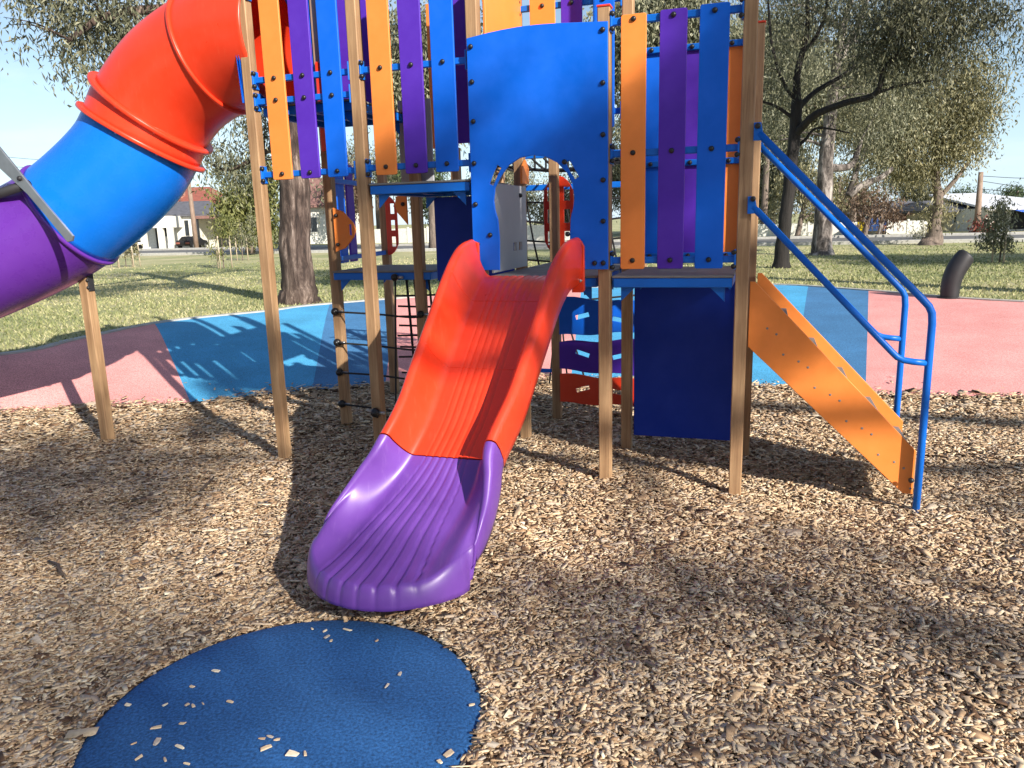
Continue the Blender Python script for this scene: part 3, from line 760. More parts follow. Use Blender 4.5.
TUBE = tube_part(0, I1, 'tube_slide', M['redorange'], TOWER); TUBE['label'] = 'large enclosed tube slide in glossy orange, blue and purple'
lab(tube_part(I1, I2, 'tube_collar', M['redorange'], TUBE, TR + .004), 'orange collar of the tube slide')
lab(tube_part(I2, IJ, 'tube_section', M['tubeblue'], TUBE), 'blue section of the tube slide')
lab(tube_part(IJ, len(cl) - 1, 'tube_section', M['tubepurple'], TUBE), 'purple section of the tube slide')
tube_flange(14, 'flange', M['redorange'], TUBE, .475, .013); tube_flange(I1, 'flange', M['redorange'], TUBE); tube_flange(I2, 'flange', M['redorange'], TUBE)
tube_flange(IJ, 'flange', M['tubepurple'], TUBE, .475, .014)
# flat steel support plate along the blue/purple joint, standing off the side that faces us
mb = MB(); PB = -.46
mb.prism([face(x, y, PB) for x, y in ((-70, 70), (-40, 106), (0, 147), (40, 196), (74, 236), (73, 241), (68, 242), (45, 214), (28, 194), (0, 168), (-50, 112), (-78, 80))], [], S3(0, PB, 0), U, Zv, -N, .018, 0, .003)
mb.build('support_plate', M['steel'], TUBE, fix=True)
mb = MB(); q0, q1 = face(24, 184, PB), face(-90, 222, PB)
mb.tube([S3(q0[0], PB + .03, q0[1]), S3(q1[0], PB + .05, q1[1])], .036, 12); mb.dome(S3(q0[0] - .02, PB - .01, q0[1] + .04), -N, .02, .02)
mb.build('support_arm', M['darkmetal'], TUBE)
TP = (-3.533, 6.489)
def sup_post(x, y, top):
    mb = MB(); mb.obox((x, y, (top - .25) / 2), U, N, Zv, (.085, .085, top + .25), 0, .006); return mb.build('support_post', M['post'], TUBE)
sup_post(TP[0], TP[1], 1.42)
mb = MB(); pb = Vector((TP[0], TP[1], 1.42))
mb.obox(pb + U * .05 + Zv * -.02, U, N, Zv, (.012, .06, .26), 0, .003); mb.obox(pb + U * .02 + Zv * .10, (U * .8 + Zv * -.6).normalized(), N, (U * .6 + Zv * .8).normalized(), (.03, .05, .2), 0, .003)
for z in (-.12, -.06): mb.dome(pb + U * .05 - N * .032 + Zv * z, -N, .014, .014)
mb.build('clamp_bracket', M['darkmetal'], TUBE)
# tower wall the tube passes through
circ = [(TB + .43 * math.cos(2 * math.pi * j / 40), 3.10 + .43 * math.sin(2 * math.pi * j / 40)) for j in range(40)]
w_ = side_panel('wall_panel', -.055, [(-.03, 2.62), (.98, 2.62), (.98, 3.72), (-.03, 3.72)], 'blue', [circ]); lab(w_, 'blue side panel with a round hole for the tube slide')

# ---- staircase with handrails, leaving to the right
STAIR = None
def stringer(b, parent):
    mb = MB(); da = .035 if b > .4 else 0; pts = [(3.44 + da, .945), (4.37 + da, .065), (4.425 + da, .065), (4.425 + da, .335), (3.47 + da, 1.345), (3.44 + da, 1.345)]
    mb.prism(pts, [], S3(0, b, 0), U, Zv, -N, .02, 0, .003); return mb.build('stringer', M['orange'], parent)
mb = MB(); k = 5
for i in range(k):
    a = 3.475 + .19 * i; z = 1.345 - 1.058 * (a + .19 - 3.47) - .035
    mb.sbox(a, a + .20, .015, .705, z - .02, z, 0, .004); mb.sbox(a + .186, a + .198, .017, .703, z - .20, z - .022, 0, .002)
STAIR = mb.build('staircase', M['deck'], TOWER); STAIR['label'] = 'steep stairs with orange stringers and grey treads'
stringer(0.0, STAIR); stringer(.72, STAIR)
scw = None
for i in range(k):
    a = 3.55 + .19 * i; z = 1.06 - .20 * i
    for (da, dz) in ((0, .0), (.055, -.035), (.10, -.16)):
        if z + dz > .08 and a + da < 4.41:
            if scw is None:
                s_ = MB(); s_.dome((0, 0, 0), (0, -1, 0), .0075, .0016, 0, 8); scw = s_.build('screw', M['deck'], STAIR, origin=(0, 0, 0)); scw.location = S3(a + da, -.011, z + dz) - WORLD[STAIR.name]; o = scw
            else: o = copy_to(scw, S3(a + da, -.011, z + dz), STAIR)
            o.rotation_euler = (0, 0, math.atan2(-N.x, N.y))
def rail(b, nm):
    mb = MB()
    hi = [(3.46, 2.205), (4.38, 1.250), (4.418, 1.208), (4.436, 1.17), (4.442, 1.11), (4.442, .6), (4.442, -.12)]
    pts = [S3(*hi[0][:1], b, hi[0][1])] + [S3(a, b, z) for a, z in hi[1:]]
    mb.tube(pts, .021, 14)
    lo = [(3.44, 1.79), (4.24, .945), (4.275, .91), (4.31, .893), (4.36, .885), (4.43, .88)]
    mb.tube([S3(a, b, z) for a, z in lo], .019, 14)
    h = mb.build('handrail', M['steelblue'], TOWER)
    j = MB()
    for (a, z) in ((3.45, 2.215), (3.43, 1.80)):
        j.prism([(-.02, -.05), (.02, -.05), (.03, 0), (.02, .05), (-.02, .05)], [], S3(a, b + .0, z), U, Zv, -N, .03, 0, .003)
    j.build('bracket', M['steelblue'], h)
    bolt(S3(4.40, b - .012, .17), -N, h); 
    for (a, z) in ((3.452, 2.245), (3.44, 1.835)): bolt(S3(a, b - .018, z), -N, h)
    return h
rail(-.055, 'front'); rail(.87, 'rear')

# ---- hand grips
def arc_pts(cx, cz, rx, rz, a0, a1, n=14): return [(cx + rx * math.cos(math.radians(a0 + (a1 - a0) * i / n)), cz + rz * math.sin(math.radians(a0 + (a1 - a0) * i / n))) for i in range(n + 1)]
g1 = panel('hand_grip', [(.055, 1.53), (.15, 1.56), (.235, 1.65), (.258, 1.71), (.235, 1.77), (.15, 1.86), (.055, 1.895)], [rect(.195, .22, 1.665, 1.755)], .90, 'orange')
bolt(S3(.085, .885, 1.83), -N, g1); bolt(S3(.085, .885, 1.59), -N, g1)
g1 = panel('hand_grip', [(.79, 1.99), (.70, 1.96), (.685, 1.90), (.70, 1.84), (.79, 1.74)], [], L - .055, 'orange'); bolt(S3(.76, L - .07, 1.90), -N, g1)
side_panel('hand_grip', 1.745, [(.80, 2.02), (.97, 2.02), (.98, 2.14), (.90, 2.2), (.80, 2.13)], 'orange')
def loop_grip(a, b, z0, z1, w, half, mat='redorange'):
    zc, hz = (z0 + z1) / 2, (z1 - z0) / 2
    out = []
    for i in range(28):
        t = 2 * math.pi * i / 28; x = w * max(-1, min(1, 1.25 * math.cos(t))); z = hz * math.sin(t)
        out.append((x, z))
    if half: out = [(max(-.01, x), z) for x, z in out]
    holes = []
    for zz in (-.55, 0, .55):
        for sx in ((1,) if half else (-1, 1)):
            c = sx * w * .56; hw = w * .20; hh = hz * .17
            holes.append([(c - hw, zz * hz - hh), (c + hw, zz * hz - hh), (c + hw, zz * hz + hh), (c - hw, zz * hz + hh)])
    mb = MB(); mb.prism(out, holes, S3(a, b, zc), U, Zv, -N, .019, 0, .003); mb.build('climbing_grip', M[mat], TOWER)
loop_grip(1.775, 1.80, 1.43, 2.12, .135, False); loop_grip(-.11, 2.20, 1.44, 2.03, .115, True)
loop_grip(.0, .9, 2.35, 3.05, .12, True)
mb = MB()

# ---- climbing boards at the back right
def board(z00, z01, z10, z11, mat, slots):
    a0, a1 = 1.80, 2.50
    f = lambda a, q0, q1: q0 + (q1 - q0) * (a - a0) / (a1 - a0)
    up_ = [(a0 + (a1 - a0) * i / 10, f(a0 + (a1 - a0) * i / 10, z01, z11) + .012 * math.sin(i * .9)) for i in range(10, -1, -1)]
    dn_ = [(a0 + (a1 - a0) * i / 10, f(a0 + (a1 - a0) * i / 10, z00, z10) + .010 * math.sin(i * .9 + 1)) for i in range(11)]
    hs = []
    for (c, zc, tl) in slots:
        d = Vector((math.cos(tl), math.sin(tl))) * .062; e = Vector((-math.sin(tl), math.cos(tl))) * .02
        o = Vector((c, zc)); hs.append([tuple(o - d - e), tuple(o + d - e), tuple(o + d + e), tuple(o - d + e)])
    panel('climbing_board', dn_ + up_, hs, 2 * L - .03, mat)
board(.735, 1.075, .775, 1.04, 'blue', [(2.01, .91, .25), (2.34, .88, -.2)])
board(.425, .675, .39, .71, 'purple', [(2.01, .575, -.3), (2.34, .56, .25)])
board(.12, .385, .115, .355, 'redorange', [(2.01, .255, .3), (2.34, .235, -.15)])
for z in (.40, .705):
    mb = MB(); mb.sbox(.9, 1.71, 1.70, 1.73, z - .016, z + .016, 0, .004); mb.build('ladder_rung', M['blue'], TOWER)

# ---- rope nets
def net(name, lines, r=.0085):
    mb = MB()
    for ln in lines: mb.tube(smooth_path(ln, 4) if len(ln) > 2 else ln, r, 7)
    return mb.build(name, M['rope'], TOWER)
def clamp(p, parent, r=.034):
    mb = MB(); mb.dome(p, -N, r, .03, 0, 14); mb.tube([p + N * .02, p - N * .035], r * .55, 12); mb.build('rope_clamp', M['black'], parent)
    s_ = MB(); s_.tube([p + U * .03, p + U * .075], .0115, 10); s_.build('rope_ferrule', M['steel'], parent)
lines = []
hz = [(1.02, 1.02), (.75, .745), (.485, .50), (.20, .19)]
for z0, z1 in hz: lines.append([S3(.02, .88, z0), S3(.4, .86, (z0 + z1) / 2 - .012), S3(.78, .81, (z0 + z1) / 2 - .03), S3(.86, .80, z1)])
lines += [[S3(.64, L - .04, 1.32), S3(.645, .74, .8), S3(.655, .66, .33), S3(.66, .62, .05)], [S3(.80, L - .02, 1.30), S3(.80, L + .04, .70), S3(.80, L + .1, .3)]]
lines += [[S3(.92, L, 1.3), S3(.96, L, .8)], [S3(1.03, L, 1.3), S3(1.06, L, .7)]]
for z in (1.17, 1.0, .84, .66): lines.append([S3(.64, L - .06, z), S3(.85, L + .02, z - .004), S3(1.22, L + .05, z + .012)])
for q in (.72, 1.12, 1.2): lines.append([S3(q, L, 1.3), S3(q + .02, L + .02, .55)])
lines.append([S3(L, -.05, .37), S3(L + .02, .1, .31), S3(.67, .62, .28)])
for q in (.70, .77, .90, 1.0): lines.append([S3(q, L + .05, 1.3), S3(q + .03, L + .03, .8), S3(q + .05, L, .3)])
for z in (1.08, .92, .74, .52): lines.append([S3(.64, L - .02, z), S3(.9, L + .05, z - .01), S3(1.25, L + .06, z + .006)])
rn = net('rope_net', lines)
for (z0, z1) in hz: clamp(S3(.0, .90, z0), rn)
for z in (1.02, .745): clamp(S3(.86, .79, z), rn, .03)
clamp(S3(L, -.055, .40), rn, .036); clamp(S3(.64, L - .05, 1.32), rn, .03)
# net bridge behind the slide entrance
lines = []
bb = 2.65
for i in range(7):
    a = 1.0 + .2 * i; lines.append([S3(a, bb, 2.1), S3(a + .10, bb - .05, 1.55), S3(a + .22, bb - .02, 1.0)])
for i in range(6):
    z = 1.0 + .19 * i; lines.append([S3(.98, bb - .03, z), S3(1.65, bb - .06, z - .05), S3(2.33, bb - .03, z)])
for i in range(5): lines.append([S3(1.5 + .02 * i, bb - .03, .95), S3(1.0 + .2 * i, bb + .1, .05)])
rb = net('rope_net', lines, .0095)
mb = MB()
for (z, t) in ((2.06, .028), (2.36, .02)): mb.sbox(.99, 2.32, bb - .02, bb + .02, z - t, z + t, 0, .004)
lab(mb.build('bridge_beam', M['steelblue'], TOWER), 'blue beam of the rope bridge at the back')
lines = []
for i in range(12):
    a = 1.0 + .11 * i; lines.append([S3(a, bb - .05, 2.36), S3(a + .05, bb - .25, 2.22), S3(a, bb - .5, 2.30)])
for q in (.1, .25, .4): lines.append([S3(1.0, bb - q, 2.27), S3(1.65, bb - q, 2.20), S3(2.3, bb - q, 2.27)])
net('rope_net', lines, .011)

# ================================================================== TREES
def leaves_np(clumps, leaf, seed):
    rg = np.random.default_rng(seed); P = []; T = []; 
    ll, lw = leaf
    for (c, r, ntw, nl, *sg) in clumps:
        c = np.array(c[:]); r = np.array(r); sg = sg[0] if sg else .28
        d = rg.normal(0, 1, (ntw, 3)); d /= np.linalg.norm(d, axis=1)[:, None]
        q = c + d * r * (rg.random((ntw, 1)) ** .45)
        tw = rg.normal(0, 1, ntw)
        m = ntw * nl; idx = np.repeat(np.arange(ntw), nl)
        off = rg.normal(0, 1, (m, 3)) * np.array([sg, sg, sg * .95]); off[:, 2] -= np.abs(rg.normal(0, sg * .35, m))
        pos = q[idx] + off
        dr = np.stack([rg.normal(0, .45, m), rg.normal(0, .45, m), -np.abs(rg.normal(.75, .4, m))], 1); dr /= np.linalg.norm(dr, axis=1)[:, None]
        sd = np.cross(dr, rg.normal(0, 1, (m, 3))); sd /= np.linalg.norm(sd, axis=1)[:, None]
        L_ = ll * np.exp(rg.normal(0, .3, m))[:, None]; W_ = lw * np.exp(rg.normal(0, .25, m))[:, None]
        bend = np.cross(dr, sd) * L_ * .12
        v = np.stack([pos, pos + dr * L_ * .45 + sd * W_ / 2 + bend, pos + dr * L_, pos + dr * L_ * .45 - sd * W_ / 2 + bend], 1)
        P.append(v.reshape(-1, 3)); T.append(np.clip(.5 + .16 * tw[idx] + rg.normal(0, .2, m), 0, 1))
    return np.concatenate(P), np.concatenate(T)
def tree(name, label, cat, limbs, clumps, barkm, leafm, leaf=(.13, .03), seed=1, group=None, twigs=True, jag=.05):
    base = Vector(limbs[0][0][0]); root = empty(name, base); tag(root, label, cat, group)
    rd = random.Random(seed); mb = MB(); nodes = []
    for li, lb in enumerate(limbs):
        pts = smooth_path([q[0] for q in lb], 6); rads = []
        m = len(lb)
        for i in range(len(pts)):
            x = i / (len(pts) - 1) * (m - 1); k = min(int(x), m - 2); f = x - k; rads.append(lb[k][1] * (1 - f) + lb[k + 1][1] * f)
        if jag:
            pts = [p_ + Vector((rd.gauss(0, 1), rd.gauss(0, 1), 0)) * rads[i] * jag for i, p_ in enumerate(pts)]
        if li == 0:
            rads[0] *= 1.35; pts[0] = pts[0] - Vector((0, 0, .15))
            if len(rads) > 1: rads[1] *= 1.12
        mb.tube(pts, rads, 12 if max(rads) > .08 else 7); nodes += [(p_, r_) for p_, r_ in zip(pts, rads)]
    if twigs and nodes:
        for (c, r, ntw, nl, *sg) in clumps:
            c = Vector(c)
            for _ in range(min(5, max(2, ntw // 14))):
                tgt = c + Vector((rd.uniform(-.7, .7) * r[0], rd.uniform(-.7, .7) * r[1], rd.uniform(-.4, .6) * r[2]))
                b_, rr = min(nodes, key=lambda q: (q[0] - tgt).length + max(0, q[0].z - tgt.z) * .7)
                mid = b_.lerp(tgt, .5) + Vector((rd.uniform(-.15, .15), rd.uniform(-.15, .15), rd.uniform(.0, .3))) * (tgt - b_).length * .5
                r0 = min(rr * .5, .05 + .006 * (tgt - b_).length); mb.tube(smooth_path([b_, mid, tgt], 4), [r0 * (1 - .8 * i / 8) for i in range(9)], 6)
    mb.build('trunk', barkm, root)
    if clumps:
        v, t = leaves_np(clumps, leaf, seed); quads_np('crown', v, 0, t, leafm, root)
    return root
def P(px, py, Y): return at(px, py, Y)
def cl_px(px, py, Y, rx_px, ry_px, ntw, nl, dy=None, sg=.28):
    k = Y / F_PX; return (at(px, py, Y), (rx_px * k, dy if dy else (rx_px + ry_px) / 2 * k, ry_px * k), ntw, nl, sg)

gl = lambda px, py: onz(px, py, GZ)
# 1 big stringybark behind the tower, left
b0 = gl(299, 303); Y = b0.y
limbs = [[(b0, .36), (P(297, 270, Y), .29), (P(295, 200, Y), .27), (P(293, 130, Y), .25), (P(290, 60, Y), .24), (P(288, -60, Y), .22), (P(292, -220, Y - .5), .16)],
         [(P(290, 60, Y), .14), (P(250, 25, Y - 1), .10), (P(180, 10, Y - 2), .07), (P(110, 15, Y - 2.6), .05), (P(70, 40, Y - 3), .03)],
         [(P(288, -60, Y), .14), (P(220, -70, Y - 1.5), .10), (P(120, -60, Y - 2.5), .06), (P(40, -30, Y - 3), .04)],
         [(P(296, 150, Y), .07), (P(270, 150, Y + .5), .05), (P(230, 170, Y + .8), .03), (P(205, 160, Y + 1), .02)],
         [(P(289, 0, Y), .12), (P(340, -40, Y + 1), .09), (P(420, -60, Y + 1.5), .06)]]
cs = [cl_px(90, 15, Y - 2.5, 45, 22, 22, 60), cl_px(75, 50, Y - 2.8, 12, 30, 10, 55), cl_px(130, 35, Y - 2.4, 40, 25, 24, 60), cl_px(190, 20, Y - 2, 45, 25, 24, 60), cl_px(160, 60, Y - 2.4, 22, 20, 10, 55),
      cl_px(120, -35, Y - 2.4, 70, 30, 34, 60), cl_px(230, -20, Y - 1.5, 60, 35, 30, 60), cl_px(45, -10, Y - 3, 30, 18, 14, 55), cl_px(5, 22, Y - 3, 10, 10, 3, 40),
      cl_px(235, 160, Y + .8, 32, 24, 22, 60), cl_px(258, 120, Y + .8, 25, 18, 16, 60), 
      cl_px(330, -50, Y + 1, 60, 40, 26, 60), cl_px(430, -70, Y + 1.5, 60, 40, 24, 60), cl_px(335, 175, Y + 2.5, 12, 40, 12, 50), cl_px(270, -140, Y, 120, 60, 50, 60), cl_px(130, -120, Y, 90, 45, 36, 60)]
tree('gum_tree', 'big rough barked gum tree close behind the left side of the tower', 'tree', limbs, [(c, (r[0] * .85, r[1], r[2] * .8), int(nt_ * .8), int(nl * 1.5), .2) for (c, r, nt_, nl, q_) in cs], M['bark_red'], M['leaf_gum'], (.105, .024), 3, 'gum trees in the park', jag=.06)

# 2 bright bushy tree left
b0 = gl(250, 258); Y = 40
tree('bushy_tree', 'bushy yellow green tree left of the big rough trunk across the lawn', 'tree', [[(at(250, 250, Y), .2), (P(252, 215, Y), .16), (P(256, 180, Y), .1)], [(P(252, 215, Y), .1), (P(235, 190, Y), .06)]],
     [cl_px(245, 195, Y, 28, 22, 40, 60, sg=.4), cl_px(236, 215, Y, 16, 16, 20, 60, sg=.4), cl_px(262, 215, Y, 22, 22, 28, 60, sg=.4), cl_px(268, 175, Y, 22, 22, 26, 60, sg=.4), cl_px(240, 225, Y, 22, 9, 16, 60, sg=.35)], M['bark_mid'], M['leaf_lime'], (.24, .09), 5)

# 3 dark leaning tree, right
b0 = gl(781, 268); Y = b0.y
limbs = [[(b0, .21), (P(783, 240, Y), .165), (P(789, 190, Y), .15), (P(795, 130, Y), .14), (P(797, 100, Y), .13)],
         [(P(797, 105, Y), .11), (P(797, 75, Y), .08), (P(803, 50, Y), .07), (P(808, 25, Y), .055), (P(806, -20, Y), .04)],
         [(P(803, 52, Y), .05), (P(815, 38, Y), .045), (P(825, 15, Y), .035), (P(830, -20, Y), .03)],
         [(P(795, 135, Y), .10), (P(815, 115, Y - .5), .085), (P(845, 103, Y - 1), .075), (P(875, 94, Y - 1.4), .065), (P(884, 70, Y - 1.6), .05), (P(898, 52, Y - 1.8), .035), (P(905, 20, Y - 2), .02)],
         [(P(875, 94, Y - 1.4), .04), (P(898, 86, Y - 1.6), .03), (P(935, 80, Y - 2), .018)],
         [(P(797, 110, Y), .075), (P(815, 92, Y + .3), .06), (P(845, 74, Y + .5), .05), (P(868, 55, Y + .6), .03), (P(890, 50, Y + .6), .02)],
         [(P(796, 100, Y), .06), (P(782, 80, Y), .045), (P(772, 45, Y), .035), (P(768, 0, Y), .025)],
         [(P(793, 118, Y), .05), (P(775, 106, Y), .035), (P(755, 100, Y), .02)],
         [(P(793, 150, Y), .05), (P(805, 140, Y), .04), (P(818, 128, Y), .03), (P(850, 133, Y), .015)]]
cs = [cl_px(905, 15, Y - 2, 40, 20, 30, 60), cl_px(945, 30, Y - 2, 30, 18, 22, 60), cl_px(985, 12, Y - 2, 25, 14, 16, 60), cl_px(930, 0, Y - 2, 60, 18, 34, 60), cl_px(870, 20, Y - 1, 30, 25, 16, 50), cl_px(1022, 42, Y - 3, 6, 5, 3, 50),
      cl_px(890, 48, Y - 1.5, 30, 18, 16, 55), cl_px(830, 5, Y, 40, 25, 16, 50), cl_px(780, 15, Y, 30, 30, 14, 50), cl_px(850, 60, Y + .4, 25, 18, 8, 45), cl_px(920, 70, Y - 1.8, 25, 14, 8, 45), cl_px(765, 70, Y, 18, 25, 9, 45),
      cl_px(860, -60, Y - 1, 110, 40, 40, 60)]
tree('gum_tree', 'dark slender gum tree with forking branches just right of the tower', 'tree', limbs, [(c, r, int(nt_ * 1.2), int(nl * 1.6), .3) for (c, r, nt_, nl, q_) in cs], M['bark_dark'], M['leaf_dark'], (.12, .027), 8, 'gum trees in the park')

# 4 pale trunk gum
b0 = gl(822, 255); Y = b0.y
limbs = [[(b0, .36), (P(822, 240, Y), .30), (P(824, 200, Y), .25), (P(826, 160, Y), .22), (P(829, 130, Y), .19), (P(836, 70, Y), .15), (P(845, 20, Y), .10), (P(858, -20, Y), .07)],
         [(P(829, 168, Y), .13), (P(850, 166, Y), .10), (P(858, 150, Y), .08), (P(861, 140, Y), .05)],
         [(P(836, 70, Y), .1), (P(858, 25, Y), .09), (P(868, -5, Y), .06)],
         [(P(848, 196, Y + 1), .12), (P(862, 185, Y + 1), .11), (P(880, 178, Y + 1), .09), (P(893, 168, Y + 1), .06)],
         [(P(847, 196, Y + 1), .08), (P(855, 175, Y + 1), .07), (P(862, 160, Y + 1), .05), (P(868, 140, Y + 1), .03)]]
cs = [cl_px(800, 60, Y, 45, 40, 26, 55, sg=.35), cl_px(850, 90, Y, 45, 35, 24, 55, sg=.35), cl_px(890, 110, Y, 40, 30, 20, 55, sg=.35), cl_px(780, 130, Y + 1, 25, 35, 18, 55, sg=.35), cl_px(850, 30, Y, 50, 30, 22, 55, sg=.35), cl_px(860, 140, Y + 1, 40, 25, 16, 55, sg=.35),
      cl_px(790, 0, Y, 50, 30, 24, 55, sg=.35), cl_px(900, 60, Y, 30, 30, 14, 55, sg=.35), cl_px(845, -50, Y, 80, 40, 30, 55, sg=.35)]
tree('gum_tree', 'stout gum tree with mottled pale grey trunk beside the dark slender one', 'tree', limbs, [(c, r, int(nt_ * 1.5), int(nl * 1.6), q_) for (c, r, nt_, nl, q_) in cs], M['bark_pale'], M['leaf_gum'], (.115, .03), 12, 'gum trees in the park', jag=.03)

# 5 right hand gum by the road
b0 = gl(931, 245); Y = b0.y
limbs = [[(b0, .42), (P(934, 238, Y), .32), (P(934, 225, Y), .22), (P(938, 205, Y), .18), (P(936, 180, Y), .15), (P(935, 150, Y), .12), (P(938, 120, Y), .08)],
         [(P(937, 200, Y), .10), (P(955, 180, Y), .08), (P(970, 160, Y), .05)], [(P(936, 180, Y), .09), (P(915, 165, Y), .07), (P(895, 150, Y), .04)]]
cs = [cl_px(930, 95, Y, 40, 30, 44, 60, sg=.42), cl_px(965, 80, Y, 32, 28, 34, 60, sg=.42), cl_px(966, 118, Y, 22, 24, 30, 60, sg=.38), cl_px(930, 132, Y, 46, 24, 50, 60, sg=.38), cl_px(890, 152, Y, 34, 22, 34, 60, sg=.38), cl_px(955, 150, Y, 26, 14, 22, 60, sg=.36),
      cl_px(977, 98, Y, 14, 18, 10, 50, sg=.36), cl_px(912, 172, Y, 22, 10, 14, 55, sg=.34), cl_px(940, 208, Y, 7, 10, 8, 50, sg=.35), cl_px(900, 120, Y, 30, 25, 22, 55, sg=.42), cl_px(950, 60, Y, 22, 14, 12, 55, sg=.42)]
tree('gum_tree', 'olive crowned gum tree with gnarled base near the road at right', 'tree', limbs, [(c, r, int(nt_ * 1.3), int(nl * 1.6), q_) for (c, r, nt_, nl, q_) in cs], M['bark_mid'], M['leaf_olive'], (.14, .042), 21, 'gum trees in the park')

# 6 small trees across the lawn
b0 = at(877, 241, 42)
tree('small_tree', 'thin pale forked tree leaning right near the white fence', 'tree', [[(b0, .13), (P(881, 228, 42), .11), (P(884, 210, 42), .09), (P(883, 198, 42), .06)], [(P(884, 212, 42), .06), (P(888, 198, 42), .04)]], [cl_px(880, 190, 42, 16, 10, 8, 40, sg=.4)], M['bark_pale'], M['leaf_gum'], (.22, .06), 31)
tree('small_tree', 'rust coloured bushy tree leaning beside the yellow sign', 'tree', [[(at(864, 240, 40), .15), (P(868, 220, 40), .12), (P(880, 210, 40), .06)]], [cl_px(868, 200, 40, 20, 16, 26, 55, sg=.4), cl_px(888, 212, 40, 12, 8, 10, 50, sg=.35)], M['bark_mid'], M['leaf_rust'], (.22, .06), 32)
tree('small_tree', 'leaning brown trunked tree seen between the dark tree and the pale gum', 'tree', [[(at(797, 238, 45), .16), (P(802, 215, 45), .13), (P(806, 195, 45), .1)], [(P(799, 222, 45), .08), (P(812, 213, 45), .06)]], [cl_px(800, 185, 45, 26, 22, 30, 55, sg=.45)], M['bark_mid'], M['leaf_olive'], (.26, .07), 33)
# background belt of trees beyond the road
far = [(425, 60, 40, 60, 75, 'leaf_gum', 'tall grey green gum seen between the orange and purple left slats'), (660, 50, 44, 70, 75, 'leaf_gum', 'tall gum whose top shows above the right slats'), (770, 75, 48, 60, 70, 'leaf_gum', 'tall grey gum filling the sky behind the dark slender tree'), (860, 100, 50, 60, 70, 'leaf_olive', 'broad olive gum behind the pale trunked gum'), (640, 165, 62, 60, 55, 'leaf_gum', 'tall grey green gum behind the right slats of the tower'), (560, 205, 70, 45, 30, 'leaf_olive', 'low olive tree seen through the slide entrance'), (720, 175, 66, 45, 50, 'leaf_olive', 'olive green tree behind the tower stairs post'),
       (775, 160, 60, 40, 65, 'leaf_gum', 'tall grey gum behind the dark slender tree'), (838, 195, 64, 45, 38, 'leaf_olive', 'olive tree behind the pale trunked gum'), (905, 190, 70, 30, 26, 'leaf_dark', 'dark crowned tree behind the roofs at right'),
       (985, 200, 85, 16, 12, 'leaf_green', 'dark green conifer behind the power pole at right'), (957, 200, 85, 20, 14, 'leaf_green', 'rounded green tree above the grey roofs at right'), (1016, 193, 90, 10, 6, 'leaf_green', 'small green treetop above the white roof'),
       (430, 190, 66, 40, 40, 'leaf_green', 'dark green tree seen between the left tower posts'), (375, 170, 74, 35, 45, 'leaf_gum', 'grey green gum seen behind the blue left slats'), (500, 180, 72, 40, 45, 'leaf_gum', 'grey gum seen above the slide entrance panel'),
       (345, 185, 58, 14, 45, 'leaf_rust', 'rusty leaved tree beside the big rough trunk'), (175, 200, 80, 9, 7, 'leaf_green', 'round dark treetop peeping over the red roof')]
for i, (px, py, Y, rx, ry, lm, lb) in enumerate(far):
    base = at(px, py, Y); base.z = GZ; k = Y / F_PX
    cls_ = []
    rd = random.Random(40 + i); nlump = max(2, int(rx * ry / 150))
    for _ in range(nlump):
        a = rd.uniform(0, 6.28); q = rd.random() ** .5
        cls_.append(cl_px(px + rx * .75 * q * math.cos(a), py + ry * .75 * q * math.sin(a), Y + rd.uniform(-2, 2), rx * .38 + 2, ry * .34 + 2, 26, 44, sg=.5))
    tree('background_tree', lb, 'tree', [[(base, .22), (base.lerp(at(px, py, Y), .6), .16), (at(px + 2, py - ry * .4, Y), .08)]], cls_, M['bark_mid'], M[lm], (.26, .09), 60 + i, 'trees beyond the road', twigs=(rx > 20))

# saplings with stakes
def sapling(px, py, Y, h_px, crown, label, nst, spread, stake_h, leafm='leaf_gum', lsz=(.1, .035)):
    base = at(px, py, Y); base.z = GZ; k = Y / F_PX
    r = tree('sapling', label, 'tree', [[(base, .02), (base + Vector((.02, 0, h_px * k * .6)), .015), (base + Vector((0, .02, h_px * k)), .008)]], crown, M['bark_mid'], M[leafm], lsz, int(px), 'staked saplings', twigs=False)
    for j in range(nst):
        a = 2 * math.pi * j / nst + .5; s_ = MB(); q = base + Vector((math.cos(a) * spread, math.sin(a) * spread, 0))
        s_.tube([q + Vector((0, 0, -.1)), q + Vector((0, 0, stake_h))], .022, 6)
        o = s_.build('tree_stake', M['stake'])
        tag(o, 'pale wooden stake by the ' + label, 'stake', 'stakes around the ' + label)
    return r
Y = 19.2
sapling(999, 266, Y, 60, [cl_px(998, 225, Y, 11, 15, 18, 45, sg=.13), cl_px(1000, 205, Y, 7, 10, 8, 40, sg=.12), cl_px(1005, 240, Y, 8, 8, 6, 40, sg=.12), cl_px(990, 240, Y, 8, 6, 6, 40, sg=.12)], 'young leafy sapling on the lawn at far right', 3, .16, .95, 'leaf_gum', (.09, .035))
Y = 30
sapling(126, 266, Y, 18, [cl_px(130, 248, Y, 8, 5, 10, 40, sg=.15)], 'tiny sapling caged by stakes under the tube slide', 6, .5, .85, 'leaf_olive')
Y = 27
sapling(224, 270, Y, 45, [cl_px(224, 225, Y, 12, 14, 14, 45, sg=.2), cl_px(222, 250, Y, 8, 5, 5, 40, sg=.15)], 'sapling on the shaded lawn left of the big trunk', 3, .28, 1.1, 'leaf_lime')
Y = 33
sapling(243, 262, Y, 40, [cl_px(240, 232, Y, 11, 10, 14, 45, sg=.2), cl_px(248, 222, Y, 7, 7, 6, 40, sg=.18)], 'pale sapling next to the shaded sapling', 2, .22, .95, 'leaf_gum')
Y = 36
